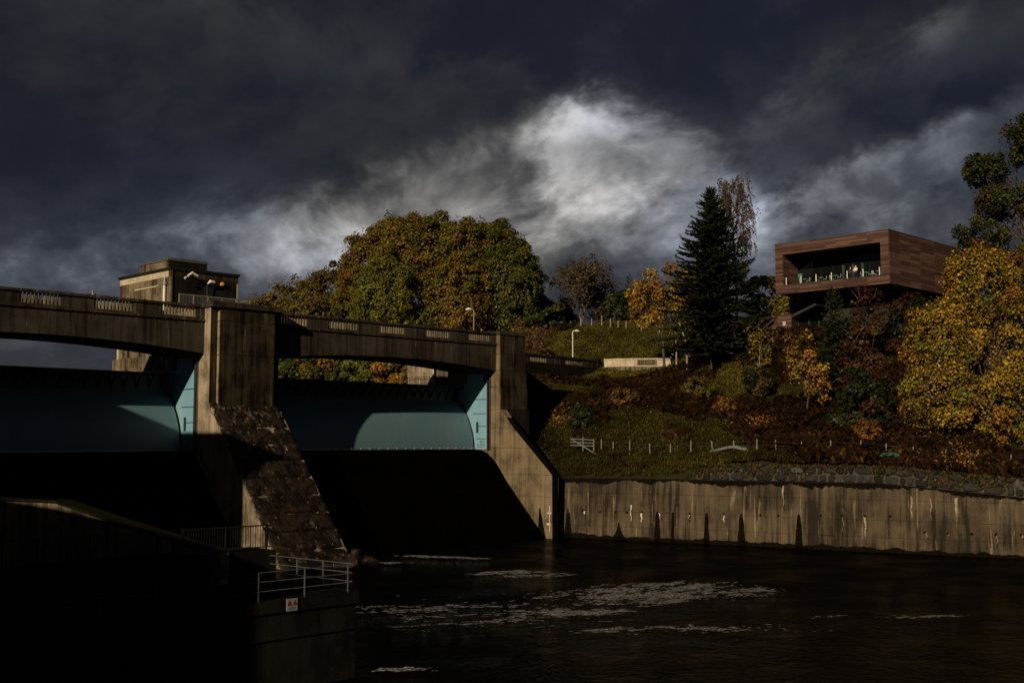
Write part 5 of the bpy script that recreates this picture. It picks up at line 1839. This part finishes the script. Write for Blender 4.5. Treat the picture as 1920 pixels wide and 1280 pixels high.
# golden tree right of the mound
gt = broadleaf('golden_tree', (69.9, 7.6, gz(69.9, 7.6)), [E(68.3, 9.4, 29.5, 2.6, 2.6, 4.9), E(71.8, 5.9, 31.0, 2.6, 2.6, 4.6)], 'golden leaved tree right of the grass mound, in front of the tall conifer', 'tree',
               [GOLD, AMBER, YEL, BROWN], [4, 4, 2, 2], 5200, 0.34, 71, None, 18, (0.8, 1.5), 0.20, 'bark', 0.85, 0.35)
twig_tree('bare_tree', (73.5, 6.8, gz(73.5, 6.8)), 'bare reddish twigs rising above the golden tree', 'tree', 72, 15.5, 0.6, 'twig', 5, 700, 0.26, [RUST, BROWN], [1, 1], r0=0.14, first=0.55, kids=(4, 5))
for i, (x, y, h, l) in enumerate(((67.6, 3.9, 5.0, 'slim bare trunk just right of the golden tree'), (64.0, -0.5, 8.0, 'thin leaning stem at the foot of the tall conifer'))):
    z = gz(x, y)
    t_ = thing('slim_trunk', (x, y, z), l, 'tree', 'slim trunks below the conifer')
    m = MB()
    m.tube([(x, y, z - 0.3), (x + 0.1, y + 0.05, z + h * 0.5), (x - 0.5 * i * 2, y + 0.9 * i, z + h)], [0.14, 0.11, 0.07], 6)
    m.build('trunk', 'bark_pale', t_)
    rng = np.random.default_rng(90 + i)
    p = np.array([x - 0.5 * i * 2, y + 0.9 * i, z + h]) + rng.normal(size=(260, 3)) * np.array([0.7, 0.7, 1.0])
    leaf_mesh('crown', p, rng.normal(size=(260, 3)), np.full(260, 0.24), pick([GOLD, BROWN, OLIVE], [1, 2, 2], rng, 260), rng, 0.5, t_)


def conifer(name, base, H, Rmax, label, seed, pal, wts, nb, group=None, r0=0.3, dens=1.0, z0=0.10, irregular=0.25):
    rng = np.random.default_rng(seed)
    t_ = thing(name, base, label, 'tree', group)
    b = np.array(base, float)
    m = MB()
    m.tube([b + [0, 0, -0.3], b + [0.1, 0, H * 0.5], b + [0, 0, H * 0.99]], [r0, r0 * 0.6, 0.03], 7)
    Vq, Cq = [], []
    for i in range(nb):
        f = z0 + (1 - z0) * (i / nb) ** 0.95
        z = H * f
        L = Rmax * (1 - f) ** 0.80 * rng.uniform(1 - irregular * 1.6, 1 + irregular) + 0.30
        if f < 0.22:
            L *= 0.75
        a = i * 2.39996 + rng.uniform(-0.4, 0.4)
        d = np.array([math.cos(a), math.sin(a), 0])
        side = np.array([-d[1], d[0], 0])
        p0 = b + [0, 0, z]
        lift = rng.uniform(-0.12, 0.28) + 0.35 * f
        tip = p0 + d * L + np.array([0, 0, L * lift - 0.15 * L])
        mid = (p0 + tip) / 2 - np.array([0, 0, 0.10 * L])
        m.tube([p0, mid, tip], [0.05 * (1 - f) + 0.02, 0.03, 0.008], 4, False)
        ns = int(max(6, L * 9 * dens))
        for k in range(ns):
            q = (k + 0.5) / ns
            c = (p0 * (1 - q) ** 2 + 2 * mid * q * (1 - q) + tip * q * q)
            w = (0.30 + 0.26 * (1 - q)) * min(1.0, 0.35 + L * 0.25)
            for s in (-1, 1):
                dirn = d * rng.uniform(0.35, 0.9) + side * s * rng.uniform(0.4, 1.0) + np.array([0, 0, rng.uniform(-0.35, 0.30)])
                dirn /= np.linalg.norm(dirn)
                e = c + dirn * w * rng.uniform(0.8, 1.7)
                nn = np.cross(dirn, rng.normal(size=3))
                nn /= np.linalg.norm(nn) + 1e-9
                hw = w * rng.uniform(0.20, 0.36)
                cm = c * 0.45 + e * 0.55
                Vq.append([c, cm + nn * hw, e, cm - nn * hw])
        # upward tip spray
        for k in range(3):
            e = tip + (d * 0.5 + np.array([0, 0, 0.7]) + rng.normal(size=3) * 0.4) * 0.30
            nn = np.cross(e - tip, rng.normal(size=3))
            nn /= np.linalg.norm(nn) + 1e-9
            Vq.append([tip - d * 0.1, (tip + e) / 2 + nn * 0.07, e, (tip + e) / 2 - nn * 0.07])
    Vq = np.array(Vq)
    col = pick(pal, wts, rng, len(Vq)) * (1 + rng.normal(size=(len(Vq), 1)) * 0.28)
    quads('crown', Vq, np.clip(col, 0.003, 1), t_)
    m.build('trunk', 'bark', t_)
    return t_


zc = gz(64.8, -4.1)
conifer('spruce_tree', (64.8, -4.1, zc), 43.2 - zc, 7.4, 'tall dark spruce standing left of the timber building', 81, [DK, DGREEN, (0.034, 0.048, 0.012)], [3.5, 2.6, 1], 560, None, 0.36, 1.8, 0.10, 0.42)
conifer('dark_fir', (111.9, 47.8, 28.5), 13.2, 2.6, 'small dark fir behind the mound left of the golden tree', 82, [DK, DGREEN], [3, 1], 90, None, 0.2, 1.0, 0.05)
zc = gz(60.5, -24.0)
conifer('young_fir', (60.5, -24.0, zc), 27.7 - zc, 2.4, 'young dark green fir in front of the timber building', 83, [DGREEN, DK, (0.04, 0.06, 0.014)], [3, 2, 1], 120, None, 0.16, 1.1, 0.05)


# birch: white stem, hanging fine twigs with a few brown leaves
def birch(base, H, Rr, seed, label):
    rng = np.random.default_rng(seed)
    t_ = thing('birch_tree', base, label, 'tree')
    b = np.array(base, float)
    m = MB()
    stem = [b + [0, 0, -0.3], b + [0.2, -0.1, H * 0.35], b + [-0.1, 0.1, H * 0.7], b + [0.1, 0, H * 0.99]]
    m.tube(stem, [0.24, 0.18, 0.10, 0.02], 8)
    m.build('trunk', 'bark_birch', t_)
    tw_ = MB()
    P = []
    for i in range(110):
        f = 0.40 + 0.60 * (i / 110) ** 0.9
        p = b + np.array([0, 0, H * f])
        a = i * 2.4 + rng.uniform(-0.5, 0.5)
        L = Rr * (0.45 + 0.75 * math.sin(math.pi * min(1, (f - 0.36) / 0.70))) * rng.uniform(0.6, 1.1)
        d = np.array([math.cos(a), math.sin(a), 0])
        e = p + d * L + np.array([0, 0, L * rng.uniform(0.3, 0.9)])
        tw_.tube([p, (p + e) / 2 + [0, 0, 0.15], e], [0.035, 0.02, 0.012], 4, False)
        for k in range(12):
            q = p + (e - p) * rng.uniform(0.35, 1.0)
            D = rng.uniform(0.8, 2.2)
            e2 = q + np.array([rng.normal() * 0.28 + d[0] * 0.3, rng.normal() * 0.28 + d[1] * 0.3, -D])
            md = (q + e2) / 2 + d * 0.12 + np.array([0, 0, 0.2])
            tw_.tube([q, md, e2], [0.022, 0.018, 0.014], 3, False)
            for j in range(5):
                g = rng.random()
                P.append(q * (1 - g) ** 2 + 2 * md * g * (1 - g) + e2 * g * g + rng.normal(size=3) * 0.06)
    tw_.build('twigs', 'twig', t_)
    P = np.array(P)
    leaf_mesh('crown', P, rng.normal(size=P.shape), np.full(len(P), 0.23), pick([BROWN, GREYB, OLIVE], [2.5, 5, 0.6], rng, len(P)) * 0.8, rng, 0.5, t_)


zb = gz(72.0, -2.9)
birch((72.0, -2.9, zb), 45.2 - zb, 2.7, 91, 'slender drooping birch with brown twigs right behind the tall spruce')
zb = gz(80.5, 1.5)
broadleaf('olive_tree', (84.8, 1.3, gz(84.8, 1.3)), [E(84.8, 1.3, 31.0, 3.0, 3.0, 4.3), E(87.0, -2.2, 28.8, 2.0, 2.0, 2.4)], 'olive gold tree beside the left corner of the timber building', 'tree',
          [OLIVE, (0.14, 0.105, 0.018), GREEN, AMBER], [4, 3, 2, 1], 7500, 0.40, 92, None, 22, (0.9, 1.6), 0.2)
broadleaf('sparse_shrub', (63.1, -12.3, gz(63.1, -12.3)), [E(63.1, -12.3, 21.6, 1.7, 1.7, 3.4)], 'sparse yellow leaved shrub at the right foot of the tall spruce', 'shrub',
          [GOLD, LIME, BROWN, OLIVE], [2, 1, 3, 3], 700, 0.28, 93, None, 14, (0.6, 1.1), 0.07, 'bark_pale', 1.0, 0.1)
broadleaf('small_gold_tree', (51.8, -25.2, gz(51.8, -25.2)), [E(51.6, -24.8, 19.2, 1.7, 1.7, 3.0), E(52.6, -26.2, 16.3, 1.8, 1.8, 2.4)], 'small tree with orange and gold leaves below the timber building', 'tree',
          [YEL, GOLD, AMBER, OLIVE, (0.38, 0.15, 0.06)], [2, 3, 2.5, 2, 1.5], 1500, 0.30, 94, None, 16, (0.55, 1.05), 0.09, 'bark', 1.0, 0.1)
broadleaf('maroon_maple', (61.5, -27.8, gz(61.5, -27.8)), [E(61.5, -27.8, 24.6, 2.0, 2.0, 3.6), E(60.8, -26.6, 19.5, 2.3, 2.3, 3.0)], 'dark maroon maple in front of the right half of the timber building', 'tree',
          [MAROON, (0.035, 0.014, 0.010), BROWN], [4, 3, 1], 3600, 0.28, 95, None, 18, (0.6, 1.2), 0.10, 'bark_pale', 0.7, 0.2)
broadleaf('dark_shrub', (50.6, -33.0, gz(50.6, -33.0)), [E(50.8, -32.5, 13.6, 2.8, 2.8, 4.0)], 'dark evergreen shrub in the gully left of the big golden tree', 'shrub',
          [DK, DGREEN, MAROON], [4, 2, 2], 6000, 0.30, 96, None, 22, (0.8, 1.5), 0.12)
broadleaf('dark_shrub', (57.5, -29.5, gz(57.5, -29.5)), [E(57.5, -29.5, 16.8, 2.6, 2.6, 3.4)], 'dark maroon shrub above the gully below the timber building', 'shrub',
          [MAROON, DK, BROWN], [3, 3, 1], 4500, 0.30, 97, None, 18, (0.8, 1.4), 0.12)
broadleaf('dark_shrub', (47.8, -31.2, gz(47.8, -31.2)), [E(47.8, -31.2, 11.4, 1.8, 1.8, 2.2)], 'low dark bramble below the small gold tree', 'shrub',
          [DK, DGREEN, RUST], [4, 2, 1], 3000, 0.28, 98, None, 14, (0.6, 1.1), 0.08)
# the large golden tree
broadleaf('large_golden_tree', (54.5, -44.2, gz(54.5, -44.2)), [E(53.8, -43.8, 25.2, 3.8, 3.8, 4.4), E(51.6, -41.2, 20.0, 4.2, 4.2, 4.4), E(56.5, -47.6, 19.0, 4.8, 4.8, 5.6), E(50.6, -40.8, 14.4, 3.8, 3.8, 4.0), E(54.0, -46.5, 13.6, 4.6, 4.6, 5.0), E(57.0, -50.5, 22.0, 4.0, 4.0, 5.4)],
          'large golden leaved tree filling the right edge below the tall oak', 'tree',
          [YEL, GOLD, AMBER, LIME, OLIVE, BROWN], [2.0, 4, 2.4, 1.0, 2.6, 2.2], 80000, 0.225, 99, None, 40, (0.6, 1.35), 0.34, 'bark', 0.85, 0.22, 0.5, shell=0.45)
# tall oak at the right edge
broadleaf('tall_oak', (96.0, -36.5, gz(96.0, -36.5)), [E(94.5, -34.6, 49.5, 4.0, 4.0, 4.0), E(91.8, -29.4, 46.0, 3.2, 3.2, 2.2), E(93.0, -31.4, 41.5, 4.4, 4.4, 2.8), E(91.6, -29.0, 37.0, 4.0, 4.0, 2.4), E(97.0, -38.5, 45.0, 4.6, 4.6, 6.0), E(93.6, -32.6, 33.0, 4.4, 4.4, 2.6)],
          'tall dark oak with open crown at the upper right edge', 'tree',
          [DGREEN, DK, OLIVE, BROWN], [4, 3, 2, 1.2], 26000, 0.30, 101, None, 20, (0.7, 1.5), 0.42, 'bark', 0.8, 0.2, shell=0.15)
broadleaf('brown_tree', (80.1, -38.6, gz(80.1, -38.6)), [E(80.1, -38.2, 28.5, 3.2, 3.2, 4.6), E(82.0, -42.0, 25.0, 3.4, 3.4, 4.6)], 'brown leaved tree behind the big golden tree at the right edge', 'tree',
          [BROWN, RUST, OLIVE, AMBER], [4, 2, 2, 1], 5500, 0.36, 102, None, 18, (0.8, 1.5), 0.16)


# ------------------------------------------------------------------ undergrowth
def undergrowth():
    rng = np.random.default_rng(7)
    N = 150000
    Q = np.column_stack([rng.uniform(31.5, 90, N), rng.uniform(-56, 36, N)])
    Q = Q[on_land(Q)]
    rel = (Q - W0) @ WN
    Q = Q[(rel < -0.66) | (Q[:, 1] > -1)]
    # nothing grows on the road
    road = (Q[:, 1] > 17.3 + (Q[:, 0] - 50.5) * 0.132) & (Q[:, 0] < 70) & (Q[:, 1] < 25)
    Q = Q[~road]
    keep = rng.random(len(Q)) < np.clip(1.15 - (Q[:, 0] - 34) / 75, 0.35, 1)
    Q = Q[keep]
    z = np.concatenate([terrain_raw(q) for q in np.array_split(Q, 30)])
    q3 = np.column_stack([Q, np.zeros(len(Q))])
    z = z + (fbm(q3 * 0.45, 5, 4) - 0.5) * 0.7
    n1 = fbm(q3 * 0.10, 77, 3)
    n2 = fbm(q3 * 0.5, 78, 3)
    n3 = fbm(q3 * 0.28, 88, 3)
    grassy = np.zeros(len(Q))
    grassy += np.exp(-(((Q[:, 0] - 36) / 4.0) ** 2)) * (Q[:, 1] > -40) * 0.75         # strip beside the wall
    grassy += ((Q[:, 0] > 68) & (Q[:, 1] > 8)) * 1.3                                  # the mound
    grassy += np.exp(-(((Q[:, 0] - 44) / 6) ** 2 + ((Q[:, 1] + 13) / 7) ** 2)) * 0.35
    brk = 0.42 - grassy + (n1 - 0.5) * 3.0 + (n2 - 0.5) * 1.2
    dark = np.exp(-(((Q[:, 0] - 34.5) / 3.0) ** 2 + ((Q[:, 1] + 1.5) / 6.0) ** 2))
    k = 4
    V = np.empty((len(Q), k, 4, 3))
    COL = np.empty((len(Q), k, 3))
    G1, G2 = np.array((0.050, 0.050, 0.008)), np.array((0.100, 0.080, 0.014))
    B1, B2, B3 = np.array((0.038, 0.019, 0.009)), np.array((0.021, 0.013, 0.007)), np.array((0.085, 0.045, 0.013))
    isb = brk > 0.12
    big_n = fbm(q3 * 0.22, 91, 3)
    H = np.where(isb, rng.uniform(0.2, 0.8, len(Q)) * (0.35 + 1.6 * big_n), rng.uniform(0.15, 0.45, len(Q)) * (0.6 + 0.9 * big_n))
    for j in range(k):
        a = rng.uniform(0, 2 * np.pi, len(Q))
        d = np.column_stack([np.cos(a), np.sin(a), np.zeros(len(Q))])
        sd = np.column_stack([-np.sin(a), np.cos(a), np.zeros(len(Q))])
        b0 = np.column_stack([Q + rng.normal(size=Q.shape) * 0.15, z - 0.05])
        lean = np.where(isb, rng.uniform(0.4, 1.1, len(Q)), rng.uniform(0.2, 0.8, len(Q)))
        tip = b0 + d * (H * lean)[:, None] + np.column_stack([np.zeros((len(Q), 2)), H])
        mid = b0 * 0.45 + tip * 0.55 + np.column_stack([np.zeros((len(Q), 2)), H * 0.18])
        hw = np.where(isb, H * 0.26, 0.055)[:, None]
        V[:, j, 0] = b0
        V[:, j, 1] = mid + sd * hw
        V[:, j, 2] = tip
        V[:, j, 3] = mid - sd * hw
        u = rng.random((len(Q), 1))
        cg = G1 * (1 - u) + G2 * u
        cb = np.where(u < 0.5, B1, np.where(u < 0.9, B2, B3))
        c = np.where(isb[:, None], cb, cg) * (0.75 + 0.5 * rng.random((len(Q), 1)))
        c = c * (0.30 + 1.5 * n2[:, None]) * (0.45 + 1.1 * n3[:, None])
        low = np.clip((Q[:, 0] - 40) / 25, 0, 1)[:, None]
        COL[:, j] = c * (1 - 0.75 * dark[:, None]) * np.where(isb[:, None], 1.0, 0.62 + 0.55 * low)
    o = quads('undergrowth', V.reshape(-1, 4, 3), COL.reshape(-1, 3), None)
    tag(o, 'rusty bracken and rough grass covering the right bank', None, None, 'stuff')


undergrowth()

# leaf litter, brambles with a few bright leaves along the bank
rng = np.random.default_rng(55)
spots = [(41.5, 0.5, 500, 2.2), (46.0, -1.5, 300, 1.6), (49.0, -8.0, 350, 2.0), (45.0, -24.0, 260, 2.0), (43.5, -46.0, 900, 3.0), (44.8, -50.0, 900, 2.6), (47.0, -42.0, 600, 2.5)]
P, Co = [], []
for x, y, n, r_ in spots:
    q = np.column_stack([rng.normal(size=n) * r_ * 0.6 + x, rng.normal(size=n) * r_ * 0.6 + y])
    q = q[on_land(q) & (((q - W0) @ WN) < -0.8)]
    P.append(np.column_stack([q, ground(q) + rng.uniform(0.1, 0.75, len(q))]))
    Co.append(pick([AMBER, GOLD, RUST, (0.30, 0.15, 0.05)], [3, 2, 3, 1.5], rng, len(q)))
P, Co = np.concatenate(P), np.concatenate(Co)
o = leaf_mesh('fallen_leaves', P, rng.normal(size=P.shape) + np.array([-0.5, -0.3, 0.6]), rng.uniform(0.12, 0.26, len(P)), Co, rng)
tag(o, 'scattered orange leaves along the bank', None, None, 'stuff')

# low shrubs that break up the bank
SH = [((46.5, -4.0), 1.5, [BROWN, RUST, OLIVE], 'rusty bramble bush on the slope right of the road balustrade'),
      ((53.5, -9.5), 1.7, [OLIVE, BROWN, LIME], 'olive bush on the middle of the bracken slope'),
      ((57.5, -15.5), 2.0, [DK, DGREEN, BROWN], 'dark bush below the foot of the tall spruce'),
      ((48.5, -17.0), 1.3, [RUST, BROWN, AMBER], 'russet bush above the middle of the wire fence'),
      ((39.5, -3.0), 1.6, [DK, DGREEN, BROWN], 'dark bramble bush between the abutment and the timber gate'),
      ((62.0, -19.5), 2.0, [DK, MAROON, DGREEN], 'dark bush left of the young fir'),
      ((66.5, -21.5), 2.2, [DK, DGREEN, (0.03, 0.04, 0.012)], 'dark evergreen bush hiding the terrace of the timber building'),
      ((68.5, -29.0), 3.0, [DK, DGREEN, MAROON], 'dark evergreen bush hiding the right foot of the timber building'),
      ((63.5, -33.5), 2.6, [DK, DGREEN, BROWN], 'dark bush between the maroon maple and the big golden tree'),
      ((44.8, -36.0), 1.2, [RUST, AMBER, BROWN], 'low orange bush above the rubble wall right of the fence middle')]
for i, ((x, y), r_, pal, lab) in enumerate(SH):
    z = gz(x, y)
    broadleaf('low_bush', (x, y, z), [E(x, y, z + r_ * 0.8, r_, r_, r_ * (1.9 if r_ > 2.1 else 1.0))], lab, 'shrub', pal, [3, 2, 1.5], int(900 * r_ * r_), 0.26, 200 + i, 'bushes on the bank', 16, (r_ * 0.28, r_ * 0.5), 0.05, 'bark', 0.8, 0.2)
# creeper and dead fronds hanging over the rubble wall
rng = np.random.default_rng(63)
n = 9000
s_ = rng.uniform(14.5, 60, n)
dn = fbm(np.column_stack([s_ * 0.5, np.zeros(n), np.zeros(n)]), 71, 3)
drop = rng.random(n) ** 1.6 * np.clip((dn - 0.3) * 3.2, 0.12, 1.5)
keep = rng.random(n) < np.clip((dn - 0.28) * 3, 0.15, 1)
s_, drop = s_[keep], drop[keep]
top = np.interp(s_, [0, 34, 46, 66], [6.05, 6.05, 5.05, 4.3]) + np.interp(s_, [14.5, 17.5, 60], [0.25, 1.5, 1.5])
P = np.column_stack([W0[0] + WD[0] * s_, W0[1] + WD[1] * s_]) + np.outer(rng.uniform(-0.75, -0.36, len(s_)), WN)
P = np.column_stack([P, top + 0.12 - drop])
o = leaf_mesh('wall_creeper', P, rng.normal(size=P.shape) + np.array([-0.8, -0.3, 0.3]), rng.uniform(0.10, 0.26, len(P)), pick([DK, BROWN, RUST, DGREEN, OLIVE], [4, 3, 1.2, 2, 1], rng, len(P)), rng)
tag(o, 'creeper and dead fronds hanging over the rubble wall', None, None, 'stuff')
